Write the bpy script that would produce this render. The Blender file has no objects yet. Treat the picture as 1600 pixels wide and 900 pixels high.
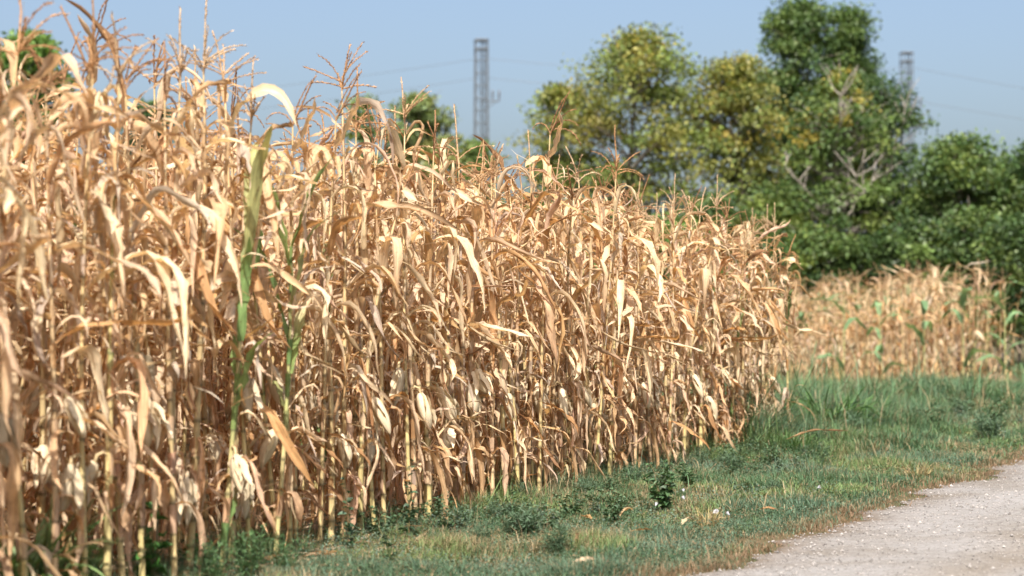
import bpy, math, random
import numpy as np
from mathutils import Vector

R = math.radians
rng = np.random.default_rng(11)
random.seed(11)
scene = bpy.context.scene
C = scene.collection

# ------------------------------------------------------------------ camera
EYE = 1.25
cam_d = bpy.data.cameras.new('camera')
cam_d.lens = 70.0
cam_d.sensor_width = 36.0
cam_d.clip_end = 3000.0
cam_d.clip_start = 0.1
cam_d.dof.use_dof = True
cam_d.dof.focus_distance = 14.0
cam_d.dof.aperture_fstop = 1.9
cam = bpy.data.objects.new('camera', cam_d)
C.objects.link(cam)
cam.location = (0, 0, EYE)
cam.rotation_euler = (R(90 + 1.14), 0, 0)
scene.camera = cam
FPX, HZ = 3111.0, 512.0            # focal length and horizon row for a 1600 px wide picture

# ------------------------------------------------------------------ sky and sun
SUN_EL = R(50)
SUN_AZ = Vector((-0.03, -1.0)).normalized()     # horizontal direction towards the sun
world = bpy.data.worlds.new('World')
scene.world = world
world.use_nodes = True
wn = world.node_tree.nodes
bg = wn['Background']
sky = wn.new('ShaderNodeTexSky')
sky.sky_type = 'NISHITA'
sky.sun_disc = False
sky.sun_elevation = SUN_EL
sky.sun_rotation = math.atan2(SUN_AZ.x, SUN_AZ.y)
sky.altitude = 100
sky.air_density = 0.88
sky.dust_density = 5.2
sky.ozone_density = 1.2
world.node_tree.links.new(sky.outputs['Color'], bg.inputs['Color'])
bg.inputs['Strength'].default_value = 0.112
sd = bpy.data.lights.new('sun', 'SUN')
sd.energy = 5.0
sd.angle = R(0.53)
sd.color = (1.0, 0.95, 0.87)
sun = bpy.data.objects.new('sun', sd)
C.objects.link(sun)
sv = Vector((SUN_AZ.x * math.cos(SUN_EL), SUN_AZ.y * math.cos(SUN_EL), math.sin(SUN_EL)))
sun.rotation_euler = sv.to_track_quat('Z', 'Y').to_euler()
sun.location = sv * 60
scene.view_settings.view_transform = 'Standard'
scene.view_settings.look = 'None'
scene.view_settings.exposure = 0.92
scene.view_settings.gamma = 1.0
scene.view_settings.use_curve_mapping = False
scene.render.engine = 'CYCLES'
scene.cycles.use_denoising = True
scene.cycles.max_bounces = 8
scene.cycles.diffuse_bounces = 5
scene.cycles.transmission_bounces = 5
scene.cycles.caustics_reflective = False
scene.cycles.caustics_refractive = False

# ------------------------------------------------------------------ helpers
def px_at(px, D):
    return (px - 800.0) * D / FPX

def z_at(py, D):
    return EYE + (HZ - py) * D / FPX

def lerp(a, b, t):
    return a + (b - a) * t

class MB:
    """Collects vertices, faces, per-vertex own colour and a strip coordinate, builds ONE mesh."""
    def __init__(self):
        self.v, self.q, self.t, self.c, self.u, self.n = [], [], [], [], [], 0

    def add(self, v, q=None, t=None, c=(1, 1, 1), u=None):
        v = np.asarray(v, dtype=np.float32).reshape(-1, 3)
        m = len(v)
        self.v.append(v)
        if q is not None and len(q):
            self.q.append(np.asarray(q, dtype=np.int64).reshape(-1, 4) + self.n)
        if t is not None and len(t):
            self.t.append(np.asarray(t, dtype=np.int64).reshape(-1, 3) + self.n)
        c = np.asarray(c, dtype=np.float32)
        if c.ndim == 1:
            c = np.tile(c, (m, 1))
        self.c.append(c)
        self.u.append(np.zeros((m, 2), np.float32) if u is None else np.asarray(u, dtype=np.float32))
        self.n += m

    def arrays(self):
        v = np.concatenate(self.v)
        q = np.concatenate(self.q) if self.q else np.zeros((0, 4), np.int64)
        t = np.concatenate(self.t) if self.t else np.zeros((0, 3), np.int64)
        return v, q, t, np.concatenate(self.c), np.concatenate(self.u)

    def mesh(self, name, mat, smooth=True):
        return mesh_from(name, *self.arrays(), mat, smooth)

def mesh_from(name, v, q, t, c, u, mat, smooth=True):
    me = bpy.data.meshes.new(name)
    nq, nt = len(q), len(t)
    me.vertices.add(len(v))
    me.vertices.foreach_set('co', np.ascontiguousarray(v, np.float32).ravel())
    loops = np.concatenate([q.ravel(), t.ravel()]).astype(np.int32)
    me.loops.add(len(loops))
    me.loops.foreach_set('vertex_index', loops)
    me.polygons.add(nq + nt)
    starts = np.concatenate([np.arange(nq) * 4, nq * 4 + np.arange(nt) * 3]).astype(np.int32)
    me.polygons.foreach_set('loop_start', starts)
    me.polygons.foreach_set('use_smooth', np.full(nq + nt, smooth, dtype=bool))
    me.update(calc_edges=True)
    a = me.attributes.new('tint', 'FLOAT_COLOR', 'POINT')
    a.data.foreach_set('color', np.hstack([c, np.ones((len(c), 1), np.float32)]).astype(np.float32).ravel())
    b = me.attributes.new('strip', 'FLOAT2', 'POINT')
    b.data.foreach_set('vector', np.ascontiguousarray(u, np.float32).ravel())
    me.materials.append(mat)
    return me

def obj(name, me, parent=None, loc=None):
    o = bpy.data.objects.new(name, me)
    C.objects.link(o)
    if parent is not None:
        o.parent = parent
    if loc is not None:
        o.location = loc
    return o

def tag(o, label=None, cat=None, group=None, kind=None):
    if label: o['label'] = label
    if cat: o['category'] = cat
    if group: o['group'] = group
    if kind: o['kind'] = kind
    return o

def empty(name, loc, rz=0.0):
    o = bpy.data.objects.new(name, None)
    o.empty_display_size = 0.1
    C.objects.link(o)
    o.location = loc
    o.rotation_euler = (0, 0, rz)
    return o

def frames(P):
    """tangent + two normals along a polyline (parallel transport)"""
    T = np.gradient(P, axis=0)
    T /= np.linalg.norm(T, axis=1, keepdims=True) + 1e-9
    a = np.array([1.0, 0, 0]) if abs(T[0][0]) < 0.8 else np.array([0, 1.0, 0])
    N = np.zeros_like(P)
    n = np.cross(T[0], a); n /= np.linalg.norm(n)
    for i in range(len(P)):
        n = n - T[i] * np.dot(n, T[i])
        n /= np.linalg.norm(n) + 1e-9
        N[i] = n
    return T, N, np.cross(T, N)

def tube(mb, P, rad, sides=6, c=(1, 1, 1), cap=True, arc=2 * math.pi, vs=1.0):
    P = np.asarray(P, float)
    n = len(P)
    rad = np.broadcast_to(np.asarray(rad, float), (n,))
    T, N, B = frames(P)
    closed = arc > 6.2
    k = sides if closed else sides + 1
    ang = np.arange(k) * arc / sides
    V = P[:, None, :] + rad[:, None, None] * (np.cos(ang)[None, :, None] * N[:, None, :] + np.sin(ang)[None, :, None] * B[:, None, :])
    i = np.arange(n - 1)[:, None] * k
    j = np.arange(sides)[None, :]
    j2 = (j + 1) % k
    q = np.stack([i + j, i + j2, i + k + j2, i + k + j], -1).reshape(-1, 4)
    L = np.concatenate([[0], np.cumsum(np.linalg.norm(np.diff(P, axis=0), axis=1))])
    U = np.stack([np.tile(ang / arc * 2 - 1, (n, 1)), np.tile(L[:, None] * vs, (1, k))], -1).reshape(-1, 2)
    c = np.asarray(c, float)
    if c.ndim == 2:
        c = np.repeat(c, k, axis=0)
    V = V.reshape(-1, 3)
    t = None
    if cap and closed:
        V = np.vstack([V, P[-1] + T[-1] * rad[-1] * 0.5])
        U = np.vstack([U, U[-1]])
        if c.ndim == 2:
            c = np.vstack([c, c[-1]])
        b = (n - 1) * k
        t = [[b + a, b + (a + 1) % k, n * k] for a in range(k)]
    mb.add(V, q, t, c, U)

def bar(mb, a, b, w, c=(1, 1, 1)):
    tube(mb, np.array([a, b], float), w, 4, c)

# ------------------------------------------------------------------ materials
def new_mat(name):
    m = bpy.data.materials.new(name)
    m.use_nodes = True
    nt = m.node_tree
    nt.nodes.clear()
    return m, nt, nt.nodes, nt.links

def plant_material(name, trans=0.35, rough=0.6, spec=0.25, streak=0.0, streak_scale=(9, 3), mottling=0.25, mott_scale=9.0, obj_var=0.0, tmul=(1.0, 0.85, 0.62), spots=0.0):
    m, nt, nn, ll = new_mat(name)
    out = nn.new('ShaderNodeOutputMaterial')
    at = nn.new('ShaderNodeAttribute'); at.attribute_name = 'tint'
    col = at.outputs['Color']
    def mult(col, fac_socket, lo, hi):
        mr = nn.new('ShaderNodeMapRange')
        mr.inputs['From Min'].default_value = 0.25; mr.inputs['From Max'].default_value = 0.75
        mr.inputs['To Min'].default_value = lo; mr.inputs['To Max'].default_value = hi
        ll.new(fac_socket, mr.inputs['Value'])
        vm = nn.new('ShaderNodeVectorMath'); vm.operation = 'SCALE'
        ll.new(col, vm.inputs[0]); ll.new(mr.outputs[0], vm.inputs['Scale'])
        return vm.outputs[0]
    bump_h = None
    if streak > 0:
        st = nn.new('ShaderNodeAttribute'); st.attribute_name = 'strip'
        mp = nn.new('ShaderNodeMapping')
        mp.inputs['Scale'].default_value = (streak_scale[0], streak_scale[1], 1)
        ll.new(st.outputs['Vector'], mp.inputs['Vector'])
        nz = nn.new('ShaderNodeTexNoise'); nz.inputs['Scale'].default_value = 1.0; nz.inputs['Detail'].default_value = 3.0
        ll.new(mp.outputs[0], nz.inputs['Vector'])
        col = mult(col, nz.outputs['Fac'], 1 - streak, 1 + streak)
        bump_h = nz.outputs['Fac']
    tc = nn.new('ShaderNodeTexCoord')
    nz2 = nn.new('ShaderNodeTexNoise'); nz2.inputs['Scale'].default_value = mott_scale; nz2.inputs['Detail'].default_value = 4.0
    ll.new(tc.outputs['Object'], nz2.inputs['Vector'])
    col = mult(col, nz2.outputs['Fac'], 1 - mottling, 1 + mottling)
    if spots > 0:
        nz3 = nn.new('ShaderNodeTexNoise'); nz3.inputs['Scale'].default_value = 38.0; nz3.inputs['Detail'].default_value = 2.0
        ll.new(tc.outputs['Object'], nz3.inputs['Vector'])
        mr3 = nn.new('ShaderNodeMapRange')
        mr3.inputs['From Min'].default_value = 0.62; mr3.inputs['From Max'].default_value = 0.72
        mr3.inputs['To Max'].default_value = spots
        ll.new(nz3.outputs['Fac'], mr3.inputs['Value'])
        mx3 = nn.new('ShaderNodeMix'); mx3.data_type = 'RGBA'
        ll.new(mr3.outputs[0], mx3.inputs['Factor']); ll.new(col, mx3.inputs['A'])
        mx3.inputs['B'].default_value = (0.16, 0.085, 0.04, 1)
        col = mx3.outputs['Result']
    if obj_var > 0:
        oi = nn.new('ShaderNodeObjectInfo')
        mr = nn.new('ShaderNodeMapRange')
        mr.inputs['To Min'].default_value = 1 - obj_var; mr.inputs['To Max'].default_value = 1 + obj_var
        ll.new(oi.outputs['Random'], mr.inputs['Value'])
        vm = nn.new('ShaderNodeVectorMath'); vm.operation = 'SCALE'
        ll.new(col, vm.inputs[0]); ll.new(mr.outputs[0], vm.inputs['Scale'])
        col = vm.outputs[0]
    pb = nn.new('ShaderNodeBsdfPrincipled')
    pb.inputs['Roughness'].default_value = rough
    pb.inputs['Specular IOR Level'].default_value = spec
    ll.new(col, pb.inputs['Base Color'])
    if bump_h is not None:
        bp = nn.new('ShaderNodeBump'); bp.inputs['Strength'].default_value = 0.25; bp.inputs['Distance'].default_value = 0.004
        ll.new(bump_h, bp.inputs['Height']); ll.new(bp.outputs[0], pb.inputs['Normal'])
    if trans > 0:
        tr = nn.new('ShaderNodeBsdfTranslucent')
        vm = nn.new('ShaderNodeVectorMath'); vm.operation = 'MULTIPLY'
        vm.inputs[1].default_value = tmul
        ll.new(col, vm.inputs[0]); ll.new(vm.outputs[0], tr.inputs['Color'])
        mx = nn.new('ShaderNodeMixShader'); mx.inputs[0].default_value = trans
        ll.new(pb.outputs[0], mx.inputs[1]); ll.new(tr.outputs[0], mx.inputs[2])
        ll.new(mx.outputs[0], out.inputs['Surface'])
    else:
        ll.new(pb.outputs[0], out.inputs['Surface'])
    return m

M_LEAF = plant_material('dry_corn_leaf', 0.43, 0.62, 0.22, 0.34, (3.4, 1.3), 0.2, 11.0, 0.06, (1.0, 0.80, 0.53), spots=0.5)
M_STALK = plant_material('dry_corn_stalk', 0.0, 0.5, 0.3, 0.2, (5, 14), 0.22, 14.0, 0.05)
M_HUSK = plant_material('dry_corn_husk', 0.18, 0.6, 0.25, 0.2, (12, 1.2), 0.12, 16.0, 0.04, (1.0, 0.85, 0.62), spots=0.25)
M_TASSEL = plant_material('dry_corn_tassel', 0.25, 0.7, 0.15, 0.0, (1, 1), 0.25, 30.0, 0.06)
M_GRASS = plant_material('verge_grass', 0.30, 0.55, 0.25, 0.0, (1, 1), 0.18, 2.5, 0.0, (0.95, 1.0, 0.5))
M_WEED = plant_material('weed_leaf', 0.28, 0.5, 0.3, 0.0, (1, 1), 0.2, 20.0, 0.05, (0.95, 1.0, 0.5))
M_TREELEAF = plant_material('tree_leaf', 0.30, 0.5, 0.35, 0.0, (1, 1), 0.15, 1.0, 0.0, (1.0, 1.0, 0.45))
M_BARK = plant_material('tree_bark', 0.0, 0.85, 0.1, 0.25, (4, 3), 0.3, 6.0)
M_PETAL = plant_material('white_petal', 0.3, 0.6, 0.2, 0.0, (1, 1), 0.05, 20.0, 0.0, (1, 1, 1))

def ramp_surface(name, scale_cols, rough=0.95, bump=0.4, bump_dist=0.02, own=False):
    """ground-like material: list of (noise scale, detail, [(pos, colour), ...], blend)"""
    m, nt, nn, ll = new_mat(name)
    out = nn.new('ShaderNodeOutputMaterial')
    tc = nn.new('ShaderNodeTexCoord')
    col = None
    last = None
    for sc, det, stops, fac in scale_cols:
        nz = nn.new('ShaderNodeTexNoise'); nz.inputs['Scale'].default_value = sc; nz.inputs['Detail'].default_value = det
        nz.inputs['Roughness'].default_value = 0.6
        ll.new(tc.outputs['Object'], nz.inputs['Vector'])
        cr = nn.new('ShaderNodeValToRGB')
        el = cr.color_ramp.elements
        while len(el) < len(stops): el.new(0.5)
        for e, (p, c) in zip(el, stops):
            e.position = p; e.color = (*c, 1)
        ll.new(nz.outputs['Fac'], cr.inputs['Fac'])
        if col is None:
            col = cr.outputs['Color']
        else:
            mx = nn.new('ShaderNodeMix'); mx.data_type = 'RGBA'; mx.blend_type = 'MULTIPLY'
            mx.inputs['Factor'].default_value = fac
            ll.new(col, mx.inputs['A']); ll.new(cr.outputs['Color'], mx.inputs['B'])
            col = mx.outputs['Result']
        last = nz.outputs['Fac']
    if own:
        at = nn.new('ShaderNodeAttribute'); at.attribute_name = 'tint'
        mx = nn.new('ShaderNodeMix'); mx.data_type = 'RGBA'; mx.blend_type = 'MULTIPLY'; mx.inputs['Factor'].default_value = 1
        ll.new(col, mx.inputs['A']); ll.new(at.outputs['Color'], mx.inputs['B'])
        col = mx.outputs['Result']
    pb = nn.new('ShaderNodeBsdfPrincipled')
    pb.inputs['Roughness'].default_value = rough
    pb.inputs['Specular IOR Level'].default_value = 0.15
    ll.new(col, pb.inputs['Base Color'])
    bp = nn.new('ShaderNodeBump'); bp.inputs['Strength'].default_value = bump; bp.inputs['Distance'].default_value = bump_dist
    ll.new(last, bp.inputs['Height']); ll.new(bp.outputs[0], pb.inputs['Normal'])
    ll.new(pb.outputs[0], out.inputs['Surface'])
    return m

M_GROUND = ramp_surface('meadow_soil', [
    (0.7, 4, [(0.35, (0.075, 0.085, 0.04)), (0.55, (0.13, 0.105, 0.055)), (0.7, (0.19, 0.14, 0.08))], 1),
    (60, 3, [(0.3, (0.5, 0.5, 0.5)), (0.7, (1, 1, 1))], 0.8)])
M_SOIL = ramp_surface('field_soil', [
    (3, 5, [(0.3, (0.20, 0.14, 0.085)), (0.7, (0.36, 0.265, 0.17))], 1),
    (45, 3, [(0.3, (0.5, 0.5, 0.5)), (0.7, (1, 1, 1))], 0.8)])
M_ROAD = ramp_surface('pale_gravel', [
    (0.9, 5, [(0.36, (0.215, 0.195, 0.172)), (0.5, (0.268, 0.256, 0.245)), (0.66, (0.293, 0.283, 0.275))], 1),
    (14, 4, [(0.3, (0.72, 0.70, 0.67)), (0.6, (1, 1, 1))], 0.7),
    (55, 4, [(0.30, (0.30, 0.28, 0.27)), (0.45, (0.88, 0.87, 0.86)), (0.62, (1, 1, 1))], 0.85)], bump=0.6, bump_dist=0.012, own=True)
M_STONE = plant_material('gravel_stone', 0.0, 0.9, 0.15, 0.0, (1, 1), 0.2, 40.0)

def metal(name, c, rough=0.6):
    m, nt, nn, ll = new_mat(name)
    out = nn.new('ShaderNodeOutputMaterial')
    pb = nn.new('ShaderNodeBsdfPrincipled')
    tc = nn.new('ShaderNodeTexCoord')
    nz = nn.new('ShaderNodeTexNoise'); nz.inputs['Scale'].default_value = 2.0; nz.inputs['Detail'].default_value = 4
    ll.new(tc.outputs['Object'], nz.inputs['Vector'])
    cr = nn.new('ShaderNodeValToRGB')
    cr.color_ramp.elements[0].color = (c[0] * .75, c[1] * .75, c[2] * .75, 1)
    cr.color_ramp.elements[1].color = (c[0] * 1.2, c[1] * 1.2, c[2] * 1.2, 1)
    ll.new(nz.outputs['Fac'], cr.inputs['Fac'])
    ll.new(cr.outputs[0], pb.inputs['Base Color'])
    pb.inputs['Roughness'].default_value = rough
    pb.inputs['Metallic'].default_value = 0.3
    ll.new(pb.outputs[0], out.inputs['Surface'])
    return m
M_STEEL = metal('galvanised_steel', (0.14, 0.155, 0.17))  # steel tone lifted a little, so far-off haze is part of the colour
M_DARKSTEEL = metal('dark_steel', (0.055, 0.063, 0.072))
M_WIRE = metal('wire_alloy', (0.16, 0.17, 0.18))
M_INSUL = metal('insulator_ceramic', (0.16, 0.13, 0.12), 0.3)

# ------------------------------------------------------------------ layout (metres; camera at the origin looking along +Y)
E0 = np.array([-1.654, 10.29])                 # a point of the field's front row
ED = np.array([4.464, 11.56]); ED /= np.linalg.norm(ED)
EN = np.array([-ED[1], ED[0]])                 # into the field
E0 = E0 - EN * 0.26
FIELD_END = 11.7                               # where the rows stop, along ED from E0

def field_xy(t, r):
    return E0 + ED * t + EN * r

ROAD_EDGE = np.array([(-3.2, 0.0), (-1.05, 5.0), (0.95, 10.0), (1.55, 11.4), (2.2, 13.0), (2.78, 14.0), (3.0, 15.0), (3.85, 16.3),
                      (4.75, 18.7), (5.9, 21.6), (8.4, 27.5), (13.6, 40.0), (21.6, 60.0), (46.0, 120.0)])
def road_x(y):
    y = np.asarray(y, float)
    return np.interp(y, ROAD_EDGE[:, 1], ROAD_EDGE[:, 0]) + 0.07 * np.sin(y * 3.1) + 0.05 * np.sin(y * 7.3 + 1) + 0.03 * np.sin(y * 17 + 2)

# ------------------------------------------------------------------ ground, soil, road
mb = MB()
S = 900
mb.add([(-S, -60, 0), (S, -60, 0), (S, S, 0), (-S, S, 0)], [[0, 1, 2, 3]])
tag(obj('ground', mb.mesh('ground', M_GROUND, False)), 'open meadow ground around the fields and road', kind='structure')

mb = MB()
ys = np.concatenate([np.arange(0, 30, 0.12), np.arange(30, 122, 1.0)])
xe = road_x(ys)
n = len(ys)
NW = 33
w = np.linspace(0, 1, NW)
V = np.stack([xe[:, None] + w[None, :] * 4.4, np.tile(ys[:, None], (1, NW)), np.full((n, NW), 0.004)], -1)
V[:, :, 2] += np.maximum(0, 0.035 * np.sin(w * math.pi)[None, :])
off = w[None, :] * 4.4 + .08 * np.sin(ys * .9)[:, None]
rut = np.exp(-((off - 1.45) / .30) ** 2) + np.exp(-((off - 3.05) / .30) ** 2)      # browner compacted wheel tracks
edge_dirt = np.exp(-off / .16)
V[:, :, 2] -= 0.010 * rut
tint = np.ones((n, NW, 3)) * (1 - rut[..., None] * np.array([.13, .19, .27])) * (1 - edge_dirt[..., None] * np.array([.30, .38, .46]))
i = np.arange(n - 1)[:, None] * NW; j = np.arange(NW - 1)[None, :]
mb.add(V.reshape(-1, 3), np.stack([i + j, i + j + 1, i + NW + 1 + j, i + NW + j], -1).reshape(-1, 4), None, tint.reshape(-1, 3))
tag(obj('road', mb.mesh('road', M_ROAD)), 'pale gravel farm road beside the grass verge', kind='structure')

mb = MB()
a, b, c_, d = field_xy(-9, -0.12), field_xy(FIELD_END + .3, -0.12), field_xy(FIELD_END + .3, 26), field_xy(-9, 26)
mb.add([(*p, 0.004) for p in (a, b, c_, d)], [[0, 1, 2, 3]])
mb.add([(-6, 39.3, .004), (10.9, 42.2, .004), (13.2, 54, .004), (-6, 54, .004)], [[0, 1, 2, 3]])
tag(obj('field_soil', mb.mesh('field_soil', M_SOIL, False)), 'bare brown soil under the corn rows', kind='structure')

# pebbles on the road
mb = MB()
N = 9000
py_ = rng.uniform(8.6, 22, N) ; pw = rng.beta(1.0, 1.6, N) * 2.4
pxx = road_x(py_) + pw - 0.03
sz = rng.uniform(0.003, 0.008, N) * (1 + 1.2 * (rng.random(N) < 0.05))
base = np.array([(1, 0, 0), (0, 1, 0), (-1, 0, 0), (0, -1, 0), (0, 0, .8), (0, 0, -.6)], float)
tri = np.array([(0, 1, 4), (1, 2, 4), (2, 3, 4), (3, 0, 4), (1, 0, 5), (2, 1, 5), (3, 2, 5), (0, 3, 5)])
ang = rng.uniform(0, 6.28, N)
Rm = np.stack([np.cos(ang), -np.sin(ang), np.sin(ang), np.cos(ang)], -1).reshape(N, 2, 2)
bv = np.tile(base, (N, 1, 1)) * rng.uniform(0.6, 1.3, (N, 6, 3))
bv[:, :, :2] = np.einsum('nij,nkj->nki', Rm, bv[:, :, :2])
V = bv * sz[:, None, None] + np.stack([pxx, py_, 0.008 + 0.03 * np.sin(np.clip(pw / 4.4, 0, 1) * math.pi)], -1)[:, None, :]
g = rng.uniform(0.35, 0.98, N)[:, None] * np.array([0.36, 0.335, 0.315])
mb.add(V.reshape(-1, 3), None, (tri[None] + (np.arange(N) * 6)[:, None, None]).reshape(-1, 3), np.repeat(g, 6, 0))
tag(obj('gravel', mb.mesh('gravel', M_STONE, False)), 'loose pale gravel stones scattered on the road', kind='stuff')

# ------------------------------------------------------------------ corn plants
TINTS = np.array([(0.68, 0.535, 0.355), (0.60, 0.428, 0.25), (0.51, 0.315, 0.15), (0.56, 0.465, 0.36), (0.64, 0.465, 0.32), (0.26, 0.148, 0.075)])
TW = np.array([0.30, 0.30, 0.14, 0.10, 0.13, 0.03]); TW /= TW.sum()
GREEN = np.array([(0.20, 0.31, 0.11), (0.24, 0.32, 0.11), (0.34, 0.35, 0.15)])

def leaf_tint(g):
    return TINTS[g.choice(len(TINTS), p=TW)] * g.uniform(0.9, 1.1) * g.uniform(0.97, 1.03, 3)

def leaf_strip(mb, base, phi, th0, th1, brk, soft, L, W, twist, curl, c, g, ns=13, na=4, wob=0.3, ripple=0.25, c_tip=None):
    s = np.linspace(0, 1, ns + 1)
    sg = 1 / (1 + np.exp(-(s - brk) / soft))
    sg = (sg - sg[0]) / (sg[-1] - sg[0] + 1e-9)
    p = g.uniform(0, 6.28, 6)
    th = th0 + (th1 - th0) * sg + wob * (0.6 * np.sin(5 * s + p[0]) + 0.4 * np.sin(11 * s + p[1])) * s
    ph = phi + wob * 1.6 * (np.sin(3.5 * s + p[2]) - math.sin(p[2])) * s + wob * np.sin(9 * s + p[3]) * s * 0.5
    d = np.stack([np.sin(th) * np.cos(ph), np.sin(th) * np.sin(ph), np.cos(th)], -1)
    P = np.vstack([np.zeros(3), np.cumsum((d[:-1] + d[1:]) / 2 * L / ns, axis=0)]) + base
    low = P[:, 2] < 0.012
    P[low, 2] = 0.012 + 0.01 * g.random(low.sum())
    T = np.gradient(P, axis=0); T /= np.linalg.norm(T, axis=1, keepdims=True) + 1e-9
    B0 = np.stack([-np.sin(ph), np.cos(ph), np.zeros_like(ph)], -1)
    B0 -= T * (B0 * T).sum(1, keepdims=True)
    B0 /= np.linalg.norm(B0, axis=1, keepdims=True) + 1e-9
    N0 = np.cross(T, B0)
    tw = twist * s ** 1.3 + wob * 1.2 * np.sin(6 * s + p[4]) * s
    Bv = B0 * np.cos(tw)[:, None] + N0 * np.sin(tw)[:, None]
    Nv = np.cross(T, Bv)
    wprof = np.interp(s, [0, .08, .3, .55, .8, .93, 1], [.55, .8, 1.0, .95, .66, .33, .03]) * W * 0.5
    if c_tip is None and c[0] > c[1] and g.random() < .45:
        c_tip = np.asarray(c) * (np.array([.52, .46, .42]) if g.random() < .5 else np.array([1.12, 1.14, 1.18]))
    wprof = wprof * (1 + 0.10 * np.sin(17 * s + p[5]) * g.random())
    u = np.linspace(-1, 1, na + 1)
    rag = 1 + np.clip(g.normal(0, .17, (ns + 1, na + 1)), -.5, .25) * (np.abs(u)[None, :] > .99)
    cc = np.maximum(0.05, curl * (0.45 + 0.8 * s + 0.35 * np.sin(7 * s + p[0])))
    a = u[None, :] * cc[:, None]
    off_b = wprof[:, None] * rag * np.sin(a) / cc[:, None]
    off_n = wprof[:, None] * (1 - np.cos(a)) / cc[:, None]
    rp = ripple * wprof[:, None] * np.sin(s[:, None] * (17 + 9 * g.random()) + p[1] + 1.6 * np.sign(u)[None, :]) * (np.abs(u)[None, :] ** 2)
    crp = g.normal(0, 1, (ns + 1, na + 1)) * wprof[:, None] * 0.16
    V = P[:, None, :] + Bv[:, None, :] * off_b[..., None] + Nv[:, None, :] * (off_n + rp + crp)[..., None]
    k = na + 1
    i = np.arange(ns)[:, None] * k; j = np.arange(na)[None, :]
    q = np.stack([i + j, i + j + 1, i + k + j + 1, i + k + j], -1).reshape(-1, 4)
    cw = np.tile(c, (ns + 1, k, 1)).astype(float)
    if c_tip is not None:
        cw = cw + (np.asarray(c_tip) - c)[None, None, :] * np.clip((s - 0.35) * 1.8, 0, 1)[:, None, None]
    cw *= (1 + 0.10 * np.exp(-(u / .18) ** 2))[None, :, None]          # paler midrib
    U = np.stack([np.tile(u, (ns + 1, 1)) + g.uniform(0, 50), np.tile((s * L * 6)[:, None], (1, k)) + g.uniform(0, 50)], -1)
    mb.add(V.reshape(-1, 3), q, None, cw.reshape(-1, 3), U.reshape(-1, 2))

def stalk_path(g, H, lean=None, bend=None):
    la = g.uniform(0, 6.28)
    lean = abs(g.normal(0, 0.035)) if lean is None else lean
    bend = abs(g.normal(0, 0.03)) if bend is None else bend
    ba = g.uniform(0, 6.28)
    w = g.uniform(0, 6.28, 2)
    def pos(z):
        z = np.asarray(z, float)
        t = z / H
        x = lean * z * math.cos(la) + bend * H * t ** 2.5 * math.cos(ba) + 0.008 * np.sin(5 * t + w[0]) * t
        y = lean * z * math.sin(la) + bend * H * t ** 2.5 * math.sin(ba) + 0.008 * np.sin(5 * t + w[1]) * t
        return np.stack([x, y, z - 0.45 * bend * bend * H * t ** 4], -1)
    return pos

def spikelets(mb, P, n, size, c, g):
    """small chaffy scales standing off a tassel branch"""
    t = np.linspace(0.05, 0.99, n) * (len(P) - 1)
    i0 = np.minimum(t.astype(int), len(P) - 2)
    X = P[i0] + (P[i0 + 1] - P[i0]) * (t - i0)[:, None]
    T = P[i0 + 1] - P[i0]; T /= np.linalg.norm(T, axis=1, keepdims=True) + 1e-9
    D = g.normal(size=(n, 3)); D -= T * (D * T).sum(1, keepdims=True); D /= np.linalg.norm(D, axis=1, keepdims=True) + 1e-9
    ax = T * 0.86 + D * 0.5; ax /= np.linalg.norm(ax, axis=1, keepdims=True)
    sd_ = np.cross(ax, D); sd_ /= np.linalg.norm(sd_, axis=1, keepdims=True) + 1e-9
    L = size * g.uniform(0.7, 1.3, n)[:, None]
    V = np.stack([X, X + ax * L * .5 + sd_ * L * .22, X + ax * L, X + ax * L * .5 - sd_ * L * .22], 1)
    col = np.repeat(np.asarray(c)[None] * g.uniform(0.7, 1.25, n)[:, None], 4, 0)
    mb.add(V.reshape(-1, 3), np.arange(n * 4).reshape(-1, 4), None, col)

def make_tassel(g, top, up, lod=0, style=None):
    mb = MB()
    c = np.array([(0.52, 0.35, 0.20), (0.44, 0.255, 0.125), (0.58, 0.42, 0.26), (0.35, 0.20, 0.105), (0.55, 0.40, 0.25), (0.45, 0.29, 0.155)][g.integers(0, 6)])
    L = g.uniform(0.26, 0.40)
    nb = int(g.integers(3, 10))
    droop = g.uniform(0.3, 2.2) if style is None else style
    def branch(start, d0, length, rad, sag):
        n = 7
        P = [start]; d = np.array(d0, float)
        for k in range(n):
            d = d + np.array([0, 0, -sag * 0.16 * (0.4 + k / n)]) + g.normal(0, 0.045, 3)
            d /= np.linalg.norm(d)
            P.append(P[-1] + d * length / n)
        P = np.array(P)
        tube(mb, P, np.linspace(rad, rad * 0.5, n + 1), 3 if lod else 4, c)
        spikelets(mb, P, int(length * (60 if lod else 190)), 0.016 if not lod else 0.024, c, g)
    peduncle = top + up * g.uniform(0.06, 0.16)
    tube(mb, np.array([top - up * 0.12, peduncle]), 0.0045, 4, np.array([0.45, 0.33, 0.17]))
    branch(peduncle, up + g.normal(0, 0.14, 3), L * g.uniform(.7, 1.05), 0.0062, g.uniform(0, 0.4) + 0.45 * max(0, droop - 1.1))
    for k in range(nb if not lod else min(nb, 4)):
        a = g.uniform(0, 6.28); o = g.uniform(0.35, 1.25)
        d0 = up * math.cos(o) + np.array([math.cos(a), math.sin(a), 0]) * math.sin(o)
        branch(peduncle + up * g.uniform(0, 0.07), d0, L * g.uniform(0.4, 0.8), 0.0034, droop * g.uniform(0.5, 1.3))
    return mb

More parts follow.
